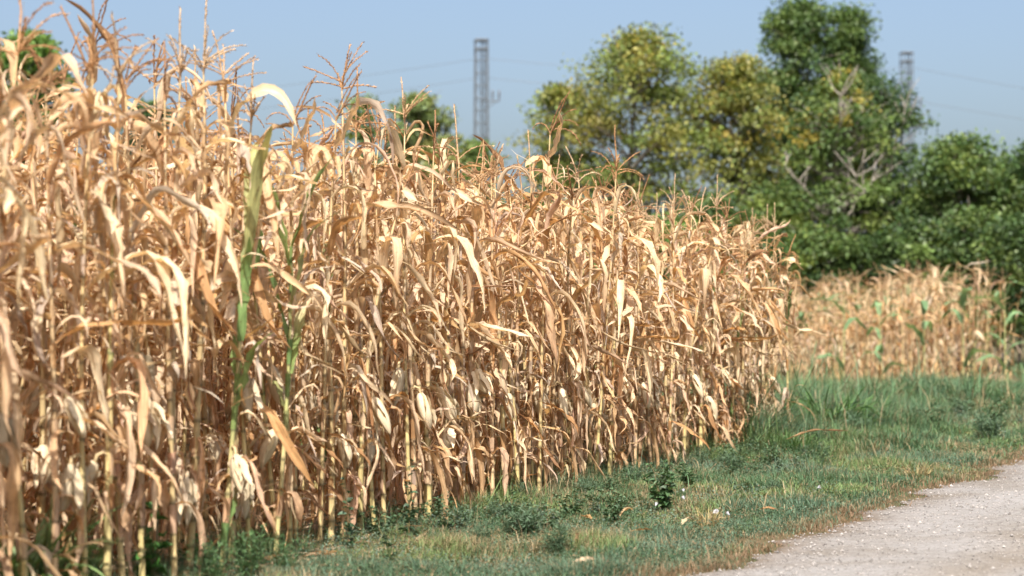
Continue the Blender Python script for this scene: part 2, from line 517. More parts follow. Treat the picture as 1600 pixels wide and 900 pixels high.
def make_ear(g, base, phi, lod=0, pale=1.0):
    """a dry ear in its husk, hanging beside the stalk"""
    mb = MB()
    L = g.uniform(0.18, 0.24); W = g.uniform(0.031, 0.040)
    th = R(g.uniform(150, 176)) if g.random() < 0.93 else R(g.uniform(25, 60))
    d = np.array([math.sin(th) * math.cos(phi), math.sin(th) * math.sin(phi), math.cos(th)])
    out = np.array([math.cos(phi), math.sin(phi), 0.0])
    s0 = base + out * 0.05
    sh = np.array([base, base + out * 0.02 + np.array([0, 0, .025]), s0 + np.array([0, 0, .012]), s0 + d * 0.03])
    tube(mb, sh, [0.008, 0.008, 0.009, 0.011], 5, np.array([0.52, 0.40, 0.22]))
    c = np.array([0.62, 0.51, 0.345]) * pale * g.uniform(0.75, 1.08)
    n = 7 if lod else 12
    s = np.linspace(0, 1, n + 1)
    P = s0 + d[None] * (0.02 + s[:, None] * L)
    bow = g.normal(0, 0.012, 3)
    P = P + bow[None] * np.sin(s * math.pi)[:, None]
    rad = np.interp(s, [0, .08, .3, .6, .85, .95, 1], [.45, .8, 1, .95, .55, .25, .10]) * W
    k0 = mb.n
    tube(mb, P, rad, 6 if lod else 12, c, vs=1.0)
    if not lod:
        v = mb.v[-1]                                   # shallow lengthwise husk folds
        kk = 12
        m = (n + 1) * kk
        fold = (np.arange(m) % kk) % 3
        cen = np.repeat(P, kk, axis=0)
        v[:m] = cen + (v[:m] - cen) * np.where(fold == 0, 0.86, 1.03)[:, None]
    for k in range(2 if lod else 3):                       # loose outer husk leaves
        a = g.uniform(0, 6.28)
        T, Nn, Bn = frames(P)
        side = Nn[0] * math.cos(a) + Bn[0] * math.sin(a)
        b0 = P[1] + side * W * 0.95
        ax = d + side * (g.uniform(0.0, 0.10) if k < 2 else g.uniform(.1, .5))
        th_ = math.acos(max(-1, min(1, ax[2] / np.linalg.norm(ax)))); ph_ = math.atan2(ax[1], ax[0])
        leaf_strip(mb, b0, ph_, th_, th_ + g.uniform(-.15, .15), .6, .15, L * g.uniform(.6, 1.0), W * 1.5, g.uniform(-.4, .4), 1.0, c * g.uniform(0.85, 1.08), g, 5 if lod else 8, 2 if lod else 4, 0.1, 0.1)
    for k in range(0 if lod else 7):                       # brown silk
        a = g.normal(0, 0.4, 3) + d
        a /= np.linalg.norm(a)
        pp = P[-1] + np.outer(np.linspace(0, 1, 4), a * 0.04) + g.normal(0, 0.004, (4, 3))
        tube(mb, pp, 0.0009, 3, np.array([0.16, 0.085, 0.045]), cap=False)
    return mb

def corn_parts(seed, lod=0, green=0.0, ears=1, tall=1.0, bare_top=False, bent=None):
    """returns {part name: [MB, ...]} of one dry corn plant"""
    g = np.random.default_rng(seed)
    H = 2.12 * tall * g.uniform(0.97, 1.03)
    pos = stalk_path(g, H, bend=bent)
    stalk, leaves, gleaves = MB(), MB(), MB()
    zs, z = [], 0.06
    while z < H - 0.05:
        zs.append(z)
        z += np.interp(z / H, [0, .15, .5, .9, 1], [0.085, 0.145, 0.185, 0.15, 0.11]) * g.uniform(0.9, 1.1) * (1.5 if lod else 1)
    zz, rr, cc = [0.0], [0.0165], []
    kind = g.random()
    base_c = np.array([0.50, 0.385, 0.185]) if kind < 0.5 else (np.array([0.44, 0.36, 0.155]) if kind < 0.75 else np.array([0.47, 0.33, 0.19]))
    top_c = np.array([0.53, 0.38, 0.21])
    if green > 0:
        base_c = lerp(base_c, np.array([0.42, 0.38, 0.17]), min(1, green * 1.2))
    fat = g.uniform(.82, 1.22)
    def rad(z): return np.interp(z / H, [0, .3, .7, 1], [0.0162 * fat, 0.0135 * fat, 0.0085 * fat, 0.0042])
    cols = [base_c * 0.8]
    for z in zs:
        col = lerp(base_c, top_c, z / H) * g.uniform(0.82, 1.12)
        if green > 0 and .3 < z / H < .85 and g.random() < green: col = lerp(col, np.array([0.30, 0.36, 0.13]), 0.6)
        for dz, f, dk in ((-0.014, 1.0, 1.0), (-0.002, 1.22, 0.36), (0.006, 1.16, 0.5), (0.02, 0.97, 1.04)):
            if lod and dz in (-0.014, 0.006): continue
            zz.append(z + dz); rr.append(rad(z) * f); cols.append(col * dk)
    zz.append(H); rr.append(rad(H)); cols.append(top_c)
    tube(stalk, pos(np.array(zz)), rr, 5 if lod else 7, np.array(cols), vs=1.0)
    plane = g.uniform(0, 6.28)
    ns, na = (6, 2) if lod else (13, 4)
    for k, z in enumerate(zs[1:]):
        t = z / H
        if t < 0.10 and g.random() < 0.5: continue
        if t < 0.42 and g.random() < 0.14: continue
        phi = plane + (k % 2) * math.pi + g.normal(0, 0.45)
        c = leaf_tint(g)
        if t < 0.45: c = c * np.array([0.95, 0.9, 0.88])
        isg = green > 0 and t < .8 and g.random() < green * (1.5 if t > .35 else .6)
        tip = None
        target = leaves
        if isg:
            tip = c; c = (GREEN[g.integers(0, 3)] if not lod else np.array([.17, .285, .14])) * g.uniform(.85, 1.15); target = gleaves
            if lod or g.random() < .6: tip = None
        # sheath wrapped round the stalk
        hs = g.uniform(0.09, 0.15)
        if not lod and g.random() < 0.85:
            ss = np.linspace(z + .004, min(z + hs, H - .01), 5)
            tube(leaves if not isg else gleaves, pos(ss), np.linspace(1.12, 1.45, 5) * rad(z) + 0.0008, 7, c * 0.95, cap=False, arc=g.uniform(3.6, 5.6), vs=6)
        zb = min(z + hs, H - 0.005)
        b = pos(zb) + np.array([math.cos(phi), math.sin(phi), 0]) * rad(z) * 1.1
        if t < 0.48:                                       # lower leaves hang shrivelled along the stalk
            L = g.uniform(0.30, 0.62); W = g.uniform(0.028, 0.066)
            th0, th1 = R(g.uniform(35, 110)), R(g.uniform(160, 190))
            brk, soft = g.uniform(0.05, 0.22), g.uniform(0.03, 0.07)
            curl, tw, wob = g.uniform(0.5, 2.6), g.normal(0, 1.8), 0.42
            if g.random() < .3: th1, brk, soft = R(g.uniform(115, 160)), g.uniform(.1, .4), .08
            if g.random() < 0.2: L *= 0.5
        elif t < 0.78:
            L = g.uniform(0.48, 0.82); W = g.uniform(0.036, 0.082)
            th0, th1 = R(g.uniform(15, 65)), R(g.uniform(135, 186) if g.random() < .6 else g.uniform(70, 135))
            brk, soft = g.uniform(0.10, 0.42), g.uniform(0.02, 0.08)
            curl, tw, wob = g.uniform(0.3, 2.2), g.normal(0, 1.8), 0.46
        else:
            L = g.uniform(0.38, 0.68); W = g.uniform(0.030, 0.068)
            th0, th1 = R(g.uniform(10, 50)), R(g.uniform(120, 195) if g.random() < .55 else g.uniform(45, 120))
            brk, soft = g.uniform(0.18, 0.6), g.uniform(0.02, 0.09)
            curl, tw, wob = g.uniform(0.3, 2.2), g.normal(0, 1.7), 0.5
        if isg:
            th0, th1 = R(g.uniform(6, 20)), R(g.uniform(12, 75)); brk, curl, tw, wob = 0.65, 0.5, g.normal(0, .4), 0.12
            L *= 0.95; W = max(W, .06)
            if lod: W, L, th0, th1, brk = .13, .75, R(g.uniform(15, 45)), R(g.uniform(60, 140)), .4
        leaf_strip(target, b, phi, th0, th1, brk, soft, L, W, tw, curl, c, g, ns, na, wob, 0.22, tip)
        if (not lod) and t > 0.36:                             # torn strips and second leaves crowd the upper half
            for _ in range(int(g.random() < .8) + int(g.random() < .35)):
                leaf_strip(leaves, b + np.array([0, 0, -.02 - .07 * g.random()]), phi + g.normal(0, 1.3), R(g.uniform(20, 80)), R(g.uniform(110, 188)), g.uniform(.12, .5), g.uniform(.02, .07), L * g.uniform(.45, .9), W * g.uniform(.45, .95), g.normal(0, 2), g.uniform(.4, 2.2), leaf_tint(g), g, 10, 3, .5, .25)
        if (not lod) and t <= 0.36:                            # crumpled rags low on the stalk
            for _ in range(int(g.random() < .75) + int(g.random() < .4)):
                leaf_strip(leaves, b + np.array([0, 0, -.03 - .05 * g.random()]), g.uniform(0, 6.28), R(g.uniform(50, 120)), R(g.uniform(125, 185)), g.uniform(.1, .45), g.uniform(.03, .09), g.uniform(.16, .42), g.uniform(.014, .042), g.normal(0, 2.4), g.uniform(.6, 2.4), leaf_tint(g) * np.array([.96, .9, .87]), g, 9, 3, .55, .3)
        if (not lod) and t > 0.05:                             # thin frayed shreds and loose veins
            for _ in range(2):
                leaf_strip(leaves, b + g.normal(0, .02, 3), g.uniform(0, 6.28), R(g.uniform(20, 110)), R(g.uniform(60, 185)), g.uniform(.2, .6), g.uniform(.03, .1), g.uniform(.15, .42), g.uniform(.006, .018), g.normal(0, 2), .6, leaf_tint(g) * 1.06, g, 7, 1, .7, .1)
    parts = {'stalk': [stalk], 'leaves': [leaves], 'green_leaves': [gleaves] if gleaves.n else [], 'ear': [], 'tassel': []}
    for e in range(ears):
        ze = (0.80 + 0.17 * g.normal() + 0.1 * e) if True else 0
        ze = float(np.clip(ze + .06, 0.5, 1.15)) * tall
        ph = plane + g.normal(0, .5) + (e % 2) * math.pi
        parts['ear'].append(make_ear(g, pos(ze), ph, lod, .85 if lod else 1.0))
        if e == 0: parts['ear_az'] = ph
    if not bare_top:
        up = pos(H) - pos(H - 0.1); up /= np.linalg.norm(up)
        parts['tassel'].append(make_tassel(g, pos(H), up, lod))
    return parts

MATS = {'stalk': M_STALK, 'leaves': M_LEAF, 'green_leaves': M_LEAF, 'ear': M_HUSK, 'tassel': M_TASSEL}

def build_variant(seed, **k):
    raw = corn_parts(seed, **k)
    az = raw.pop('ear_az', None)
    return raw, [(nm, m.mesh('corn_' + nm, MATS[nm])) for nm, lst in raw.items() for m in lst if m.n], az

def plant_corn(variant, x, y, rz, s, tilt=(0, 0), label=None, group=None):
    root = empty('corn_plant', (x, y, 0.0), rz)
    root.rotation_euler = (tilt[0], tilt[1], rz)
    root.scale = (s, s, s)
    tag(root, label, 'corn plant', group)
    for nm, me in variant[1]:
        o = obj(nm, me, root)
        if nm == 'green_leaves': o['label'] = 'leaves still green among the dry ones'
    return root

VAR = [build_variant(100 + k, ears=[1, 0, 1, 1, 0, 1, 0, 2, 1, 0, 1, 1, 0, 1][k], tall=[1, 1.02, .98, 1.03, .96, 1, 1.05, .97, 1, 1.02, .95, 1.0, 1.04, 1][k],
                     bare_top=(k in (4, 10)), bent=[None, None, .12, None, .3, None, None, .07, None, .42, .2, None, None, .05][k]) for k in range(14)]
VAR_YG = [build_variant(300 + k, green=0.16, ears=1, tall=1.0) for k in range(3)]
VAR_G = [build_variant(320 + k, green=0.65, ears=1, tall=.95, bare_top=True) for k in range(2)]

ROW, STEP = 0.70, 0.165
def px_of(x, y): return 800 + FPX * x / y
def hfac(t, r): return float(np.interp(t, [-3, 1.5, 4, 9, 12.3], [1.03, 1.03, 1.0, 0.96, 0.87]))

rows = []
for r in range(0, 8):
    t = -3.2 + rng.uniform(0, .1)
    while t < FIELD_END + rng.uniform(-.15, .1):
        p = field_xy(t + rng.normal(0, .03), r * ROW + rng.normal(0, .045))
        rows.append((r, t, p[0], p[1]))
        t += STEP * rng.uniform(0.72, 1.3)

# plants one can pick out by eye: (row, target t, kind)
def t_for_px(px):                                            # along the front row
    ts = np.linspace(-3, FIELD_END, 600)
    P = E0[None] + ED[None] * ts[:, None]
    return float(np.interp(px, 800 + FPX * P[:, 0] / P[:, 1], ts))

SPECIAL = {
    'g1': (0, t_for_px(340), 'G0', 'corn plant with broad upright leaves still bright green, left of the tall tassels'),
    'g2': (0, t_for_px(425), 'G1', 'corn plant with narrow green leaves fanning from mid stalk, front row'),
    'y1': (0, t_for_px(150), 'Y0', 'corn plant with a yellow-green stalk among the blurred nearest stalks'),
    'y2': (0, t_for_px(1135), 'Y1', 'corn plant near the row end with pale green upper stalk'),
    'y3': (0, t_for_px(1215), 'Y2', 'yellow-green corn plant standing last but few at the row end'),
    'y4': (1, t_for_px(690), 'Y0', 'corn plant with a greenish stalk seen between two dry front-row stalks'),
    'e1': (0, t_for_px(200), 'E', 'dry corn plant with a pale husked ear hanging low near the grass clump'),
    'e2': (0, t_for_px(850), 'E', 'dry corn plant with a fat cream ear midway along the front row'),
    't1': (0, t_for_px(540), 'T', 'tallest dry corn plant, its brown tassel standing straight against the sky'),
    't2': (0, t_for_px(620), 'T', 'tall dry corn plant with a spreading tassel beside the tallest one'),
    't3': (0, t_for_px(375), 'T', 'tall dry corn plant with a high dark tassel left of the green leaves'),
}
EARV = build_variant(411, ears=2, tall=1.0)
TALLV = [build_variant(420 + k, ears=1, tall=1.09) for k in range(2)]
special_at = {}
for key, (r, t0, kind, lab) in SPECIAL.items():
    best = min((abs(t - t0), i) for i, (rr, t, x, y) in enumerate(rows) if rr == r and i not in special_at)[1]
    special_at[best] = (kind, lab)

def ordinal(n):
    return f"{n}{'th' if 10 <= n % 100 <= 20 else {1: 'st', 2: 'nd', 3: 'rd'}.get(n % 10, 'th')}"

order = [i for i in range(len(rows))]
rank = {}
cnt = 0
for i in sorted((i for i in order if rows[i][0] == 0), key=lambda i: -rows[i][1]):
    cnt += 1; rank[i] = cnt
mass = []
n_ind = 0
tk = 0
for i, (r, t, x, y) in enumerate(rows):
    px = px_of(x, y)
    s = hfac(t, r) * float(np.clip(rng.normal(1.0, 0.045), .88, 1.09))
    rz = rng.uniform(0, 6.28)
    tilt = (rng.normal(0, .03), rng.normal(0, .03))
    sp = special_at.get(i)
    v = int(rng.integers(0, len(VAR)))
    if px < -35 or r > 2:
        mass.append((v, x, y, rz, s)); continue
    n_ind += 1
    if sp:
        kind, lab = sp
        vv = {'G0': VAR_G[0], 'G1': VAR_G[1], 'Y0': VAR_YG[0], 'Y1': VAR_YG[1], 'Y2': VAR_YG[2], 'E': EARV}.get(kind)
        if kind == 'E': rz = math.atan2(-EN[1], -EN[0]) - vv[2] - .3
        if kind == 'T':
            vv = TALLV[tk % 2]; tk += 1; s = max(s, 1.03); tilt = (0, 0)
        if kind[0] in 'GY': x, y = x - EN[0] * .05, y - EN[1] * .05; s *= .97
        plant_corn(vv, x, y, rz, s, tilt, lab, 'dry corn plants in the near field')
        continue
    road_side = math.atan2(-EN[1], -EN[0])
    yg = rng.random() < (0.07 + (0.18 if t > 9.5 else 0))
    vv = VAR_YG[int(rng.integers(0, 3))] if yg else VAR[v]
    if r == 0 and vv[2] is not None and rng.random() < .36:
        rz = road_side - vv[2] + rng.normal(0, .6)           # the ear hangs on the open side
    if r == 0:
        top = 'no tassel' if not any(nm == 'tassel' for nm, _ in vv[1]) else 'brown tassel'
        lab = f"{'half-green' if yg else 'dry tan'} corn plant, {top}, {ordinal(rank[i])} stalk of the front row from its far end"
    else:
        lab = ('dry corn plant in the second row, half hidden by the front row', 'dry corn plant in the third row, showing mostly its top leaves')[r - 1]
    plant_corn(vv, x, y, rz, s, tilt, lab, 'dry corn plants in the near field' if r == 0 else ('second row of dry corn', 'third row of dry corn')[r - 1])

def joined(name, entries, raws, names, mat):
    """one mesh of many plants (what is past counting), from the arrays of single plants"""
    cache = {}
    Vs, Qs, Ts, Cs, Us, n = [], [], [], [], [], 0
    for v, x, y, rz, s in entries:
        if v not in cache:
            arrs = [m.arrays() for nm in names for m in raws[v].get(nm, []) if m.n]
            if not arrs:
                cache[v] = None; continue
            k, vv, qq, tt = 0, [], [], []
            for a in arrs:
                vv.append(a[0]); qq.append(a[1] + k); tt.append(a[2] + k); k += len(a[0])
            cache[v] = (np.concatenate(vv), np.concatenate(qq), np.concatenate(tt), np.concatenate([a[3] for a in arrs]), np.concatenate([a[4] for a in arrs]))
        if cache[v] is None: continue
        V, Q, T, Cc, U = cache[v]
        ca, sa = math.cos(rz) * s, math.sin(rz) * s
        W = np.stack([V[:, 0] * ca - V[:, 1] * sa + x, V[:, 0] * sa + V[:, 1] * ca + y, V[:, 2] * s], -1)
        Vs.append(W); Qs.append(Q + n); Ts.append(T + n); Cs.append(Cc * rng.uniform(0.93, 1.07)); Us.append(U); n += len(V)
    return mesh_from(name, np.concatenate(Vs), np.concatenate(Qs), np.concatenate(Ts), np.concatenate(Cs), np.concatenate(Us), mat)

def mass_object(name, label, entries, raws):
    root = empty(name, (0, 0, 0))
    tag(root, label, kind='stuff')
    obj('stalks', joined('mass_stalks', entries, raws, ('stalk',), M_STALK), root)
    obj('leaves', joined('mass_leaves', entries, raws, ('leaves', 'green_leaves'), M_LEAF), root)
    obj('ears', joined('mass_ears', entries, raws, ('ear',), M_HUSK), root)
    obj('tassels', joined('mass_tassels', entries, raws, ('tassel',), M_TASSEL), root)
    return root

mass_object('corn_rows', 'packed dry corn deeper in the near field behind its front rows', mass, [v[0] for v in VAR])

# the far field beyond the grass gap
FAR = [corn_parts(500 + k, lod=1, green=[0, 0, 0, .1, .0, .06, 0, .12][k], ears=[1, 0, 0, 1, 0, 1, 0, 0][k], tall=.86) for k in range(8)]
far = []
q0, q1 = np.array([-2.5, 39.6]), np.array([10.85, 42.7])
fd = (q1 - q0) / np.linalg.norm(q1 - q0); fn = np.array([-fd[1], fd[0]])
for r in range(0, 11):
    t = 0
    Lr = np.linalg.norm(q1 - q0) + r * 0.12
    while t < Lr:
        p = q0 + fd * (t + rng.normal(0, .04)) + fn * (r * .7 + rng.normal(0, .06))
        far.append((int(rng.integers(0, 8)), p[0], p[1], rng.uniform(0, 6.28), rng.uniform(.72, 1.15) * (1 + 0.15 * max(0, (t - 10) / 3.2))))
        t += .2 * rng.uniform(.7, 1.4)
mass_object('far_corn_field', 'blurred block of dry corn beyond the grass gap', far, FAR)
VAR_FAR = [build_variant(520 + k, lod=1, green=.9, ears=0, tall=.82, bare_top=True) for k in range(3)]
for k, (px, s, lab) in enumerate([(1318, 1.2, 'small green corn plant at the left of the far field front'), (1380, 1.0, 'short yellowish green corn plant in the far field front'),
                                  (1445, 1.2, 'green leafy corn plant midway along the far field front'), (1505, 1.35, 'taller green corn plant towards the far field corner'),
                                  (1572, 1.25, 'green corn plant at the very corner of the far field')]):
    D = 40.5 + (px - 1300) * .0065
    plant_corn(VAR_FAR[k % 3], px_at(px, D), D, rng.uniform(0, 6), s, (0, 0), lab, 'green corn plants fronting the far field')

# fallen dry leaves on the soil
mb = MB()
g = np.random.default_rng(77)
for k in range(1100):
    t = g.uniform(-2.5, FIELD_END); r = abs(g.normal(0, .8)) - 0.22 if k % 4 else -abs(g.normal(0, .22))
    p = field_xy(t, r)
    leaf_strip(mb, np.array([p[0], p[1], 0.02 + .03 * g.random()]), g.uniform(0, 6.28), R(g.uniform(75, 95)), R(g.uniform(85, 110)), .5, .1, g.uniform(.12, .4), g.uniform(.015, .035), g.normal(0, 2.5), g.uniform(.8, 2.4), leaf_tint(g) * .8, g, 6, 2, .4, .2)
tag(obj('leaf_litter', mb.mesh('leaf_litter', M_LEAF)), 'fallen dry corn leaves littering the soil under the rows', kind='stuff')

# ------------------------------------------------------------------ verge grass
def vnoise(x, y, sc, seed):
    g = np.random.default_rng(seed)
    T = g.random((64, 64))
    u, v = x * sc + 1000, y * sc + 1000
    i, j = np.floor(u).astype(int), np.floor(v).astype(int)
    fu, fv = u - i, v - j
    fu, fv = fu * fu * (3 - 2 * fu), fv * fv * (3 - 2 * fv)
    a = T[i % 64, j % 64]; b = T[(i + 1) % 64, j % 64]; c = T[i % 64, (j + 1) % 64]; d = T[(i + 1) % 64, (j + 1) % 64]
    return a * (1 - fu) * (1 - fv) + b * fu * (1 - fv) + c * (1 - fu) * fv + d * fu * fv

def edge_x(y):                                               # field side of the verge at a given depth
    t = (y - E0[1]) / ED[1]
    xin = E0[0] + ED[0] * t
    return np.where(t < FIELD_END + .2, xin - 0.22, np.maximum(xin - (t - FIELD_END) * 8 - .3, -4.0))

def blades(x, y, h, w, col, g, lean=0.55):
    n = len(x)
    a = g.uniform(0, 6.28, n); b = a + g.uniform(1.2, 1.9, n)
    ln = np.abs(g.normal(0, lean, n)) + .1
    dx, dy = np.cos(a) * ln, np.sin(a) * ln
    sx, sy = np.cos(b) * w, np.sin(b) * w
    z0 = np.zeros(n)
    P0 = np.stack([x - sx, y - sy, z0], -1); P1 = np.stack([x + sx, y + sy, z0], -1)
    mx, my = x + dx * h * .4, y + dy * h * .4
    P2 = np.stack([mx + sx * .8, my + sy * .8, h * .62], -1); P3 = np.stack([mx - sx * .8, my - sy * .8, h * .62], -1)
    P4 = np.stack([x + dx * h, y + dy * h, h * np.clip(1.05 - .25 * ln, .3, 1.1)], -1)
    V = np.stack([P0, P1, P2, P3, P4], 1).reshape(-1, 3)
    k = np.arange(n) * 5
    q = np.stack([k, k + 1, k + 2, k + 3], -1); t = np.stack([k + 3, k + 2, k + 4], -1)
    return V, q, t, np.repeat(col, 5, 0)

def grass_cols(x, y, g, h):
    n = len(x)
    e = x - road_x(y)                                        # negative on the verge, 0 at the road edge
    dry = 0.62 * vnoise(x, y, .9, 1) + .38 * vnoise(x, y, 2.7, 2)
    pd = np.clip((dry - .48) * 2.4, 0.13, .66)
    pd = np.maximum(pd, np.clip(1 + (e + .05) / .40, 0, .9))
    isdry = g.random(n) < pd
    ga = np.array([0.075, 0.135, 0.066]); gb = np.array([0.135, 0.195, 0.075]); gc = np.array([0.092, 0.150, 0.096])
    m = vnoise(x, y, 1.6, 5)
    col = np.where((m > .55)[:, None], gb, ga)
    col = np.where((vnoise(x, y, 1.1, 6) > .58)[:, None], gc, col)
    lu = np.clip((y - 17) / 5, 0, 1)[:, None]
    col = lerp(col, np.array([.092, .165, .080]), .6 * lu)
    isdry &= g.random(n) > .45 * lu[:, 0] * (e < -.8)
    rb = np.clip(1 + e / .45, 0, 1)[:, None]
    dcol = lerp(np.array([0.33, 0.255, 0.15]), np.array([0.20, 0.12, 0.075]), rb * .9)
    dcol = dcol * g.uniform(.55, 1.25, (n, 1))
    return np.where(isdry[:, None], dcol, col * g.uniform(.55, 1.6, (n, 1)))

mb = MB()
g = np.random.default_rng(5)
def lushness(x, y):                                          # taller growth round the row end and across the gap
    e = road_x(y) - x
    return np.clip((y - 17) / 5, 0, 1) * np.clip((e - 1.0) / 1.6, 0, 1) * np.clip((36 - y) / 6, 0.12, 1)
for (y0, y1, dens, hs, ws) in ((7.8, 13, 11000, .042, .0017), (13, 19, 7000, .050, .0023), (19, 27, 3600, .075, .0035), (27, 46, 1300, .085, .0065), (46, 62, 160, .15, .012)):
    xl, xh = (-5, 11) if y1 < 30 else (-4, 24)
    N = int((y1 - y0) * (xh - xl) * dens)
    y = g.uniform(y0, y1, N); x = g.uniform(xl, xh, N)
    re = road_x(y)
    keep = (x > edge_x(y)) & (x < re + .05 * g.normal(size=N)) & (np.abs(x / y) < .30)
    if y1 > 30:
        keep &= ~((y > 39.3 + (x + 2.5) * .23) & (x < 10.9 + (y - 42) * .22))
    x, y = x[keep], y[keep]
    clump = vnoise(x, y, 3.5, 8) * .55 + vnoise(x, y, 9, 9) * .45
    e = road_x(y) - x
    keep = g.random(len(x)) < np.clip((clump - .10) * 2.2, .12, 1) * np.clip(.3 + e / .5, .3, 1)
    x, y, clump, e = x[keep], y[keep], clump[keep], e[keep]
    n = len(x)
    tall = (0.5 + 1.2 * clump + 3.4 * lushness(x, y) * (.25 + vnoise(x, y, .8, 12))) * np.clip(.4 + e / .9, .4, 1)
    tall = tall * (.45 + 1.15 * vnoise(x, y, 2.1, 31)) * (1 + 1.8 * np.exp(-np.maximum(x - edge_x(y), 0) / .3))
    h = hs * tall * g.uniform(.45, 1.6, n)
    h = np.where(g.random(n) < .01, h * 2.4, h)
    V, q, t, c = blades(x, y, h, np.full(n, ws) * g.uniform(.6, 1.5, n), grass_cols(x, y, g, h), g, .95)
    mb.add(V, q, t, c)
tag(obj('verge_grass', mb.mesh('verge_grass', M_GRASS, False)), 'short patchy green and brown grass of the verge', kind='stuff')
# creeping small-leaved ground cover between the blades
mb = MB()
for (y0, y1, dens, sz) in ((7.8, 13, 5200, .013), (13, 19, 3200, .016), (19, 30, 1500, .024), (30, 44, 450, .05)):
    xl, xh = (-5, 11) if y1 < 25 else (-4, 15)
    N = int((y1 - y0) * (xh - xl) * dens)
    y = g.uniform(y0, y1, N); x = g.uniform(xl, xh, N)
    keep = (x > edge_x(y) - .1) & (x < road_x(y) - .18 - np.abs(g.normal(0, .2, N))) & (np.abs(x / y) < .30)
    if y1 > 35: keep &= ~((y > 39.3 + (x + 2.5) * .23) & (x < 10.9 + (y - 42) * .22))
    x, y = x[keep], y[keep]
    m = vnoise(x, y, 1.3, 21) * .6 + vnoise(x, y, 4.1, 22) * .4
    keep = g.random(len(x)) < np.clip((m - .32) * 4, .04, 1)
    x, y, m = x[keep], y[keep], m[keep]
    n = len(x)
    z = g.uniform(.008, .06, n) * (.5 + m) * (1 + 1.8 * np.exp(-np.maximum(x - edge_x(y), 0) / .3)) * (1 + 2.2 * lushness(x, y))
    D_ = g.normal(0, 1, (n, 3)) * np.array([1, 1, .5]); D_ /= np.linalg.norm(D_, axis=1, keepdims=True)
    S_ = np.cross(D_, g.normal(0, .5, (n, 3)) + np.array([0, 0, 1.0])); S_ /= np.linalg.norm(S_, axis=1, keepdims=True) + 1e-9
    L = sz * g.uniform(.5, 1.5, n)[:, None]
    X = np.stack([x, y, z], -1)
    V = np.stack([X, X + D_ * L * .5 + S_ * L * .3, X + D_ * L, X + D_ * L * .5 - S_ * L * .3], 1)
    V[..., 2] = np.maximum(V[..., 2], .004)
    hue = vnoise(x, y, 1.9, 23)[:, None]
    c = lerp(np.array([[.062, .112, .056]]), np.array([[.100, .148, .105]]), np.clip((hue - .3) * 2.5, 0, 1)) * g.uniform(.6, 1.4, (n, 1))
    c = np.where(g.random((n, 1)) < .12, np.array([[.24, .17, .10]]) * g.uniform(.6, 1.2, (n, 1)), c)
    mb.add(V.reshape(-1, 3), np.arange(n * 4).reshape(-1, 4), None, np.repeat(c, 4, 0))
tag(obj('ground_cover_weeds', mb.mesh('ground_cover', M_GRASS, False)), 'low small-leaved weeds creeping between the verge grass', kind='stuff')

# ------------------------------------------------------------------ weeds, clumps, flowers, single fallen leaves
def simple_leaves(mb, P, D, L, W, c, g, fold=.25):
    """pointed leaves: positions P, directions D (unit), lengths, widths"""
    n = len(P)
    up = g.normal(size=(n, 3)) * .35 + np.array([0, 0, 1.0])
    S_ = np.cross(D, up); S_ /= np.linalg.norm(S_, axis=1, keepdims=True) + 1e-9
    Nn = np.cross(S_, D)
    L = np.broadcast_to(L, (n,))[:, None]; W = np.broadcast_to(W, (n,))[:, None]
    m1, m2 = P + D * L * .35, P + D * L * .7 - Nn * L * .06
    V = np.stack([P, m1 + S_ * W * .5 + Nn * W * fold, m2 + S_ * W * .36 + Nn * W * fold, P + D * L - Nn * L * .16, m2 - S_ * W * .36 + Nn * W * fold, m1 - S_ * W * .5 + Nn * W * fold, m1, m2], 1).reshape(-1, 3)
    k = np.arange(n)[:, None] * 8
    t = np.concatenate([k + np.array([[0, 1, 6]]), k + np.array([[0, 6, 5]]), k + np.array([[7, 2, 3]]), k + np.array([[7, 3, 4]])])
    q = np.concatenate([k + np.array([[6, 1, 2, 7]]), k + np.array([[5, 6, 7, 4]])])
    mb.add(V, q, t, np.repeat(c, 8, 0))

def unit(v): return v / (np.linalg.norm(v, axis=-1, keepdims=True) + 1e-9)

def leafy_weed(seed, h, spread, nst, leafl, leafw, col, per=16):
    g = np.random.default_rng(seed)
    st, lf = MB(), MB()
    for k in range(nst):
        a = g.uniform(0, 6.28); o = g.uniform(0, spread)
        L = h * g.uniform(.6, 1.1)
        s = np.linspace(0, 1, 6)
        P = np.stack([math.cos(a) * o * s ** 1.3, math.sin(a) * o * s ** 1.3, L * s], -1) + g.normal(0, .008, (6, 3)) * s[:, None]
        P[0, 2] = -.01
        tube(st, P, np.linspace(.004, .0015, 6), 4, np.array([.16, .13, .06]) if g.random() < .5 else np.array([.10, .13, .05]))
        t = g.uniform(.15, 1, per); i0 = np.minimum((t * 5).astype(int), 4)
        X = P[i0] + (P[i0 + 1] - P[i0]) * (t * 5 - i0)[:, None]
        az = g.uniform(0, 6.28, per); el = g.uniform(-.3, .7, per)
        D = np.stack([np.cos(az) * np.cos(el), np.sin(az) * np.cos(el), np.sin(el)], -1)
        c = np.array(col)[None] * g.uniform(.65, 1.35, (per, 1)) * g.uniform(.92, 1.08, (per, 3))
        simple_leaves(lf, X, D, leafl * g.uniform(.6, 1.2, per) * (1.15 - .5 * t), leafw * g.uniform(.7, 1.2, per) * (1.15 - .5 * t), c, g)
    return [('stems', st.mesh('weed_stems', M_WEED)), ('leaves', lf.mesh('weed_leaves', M_WEED, False))]

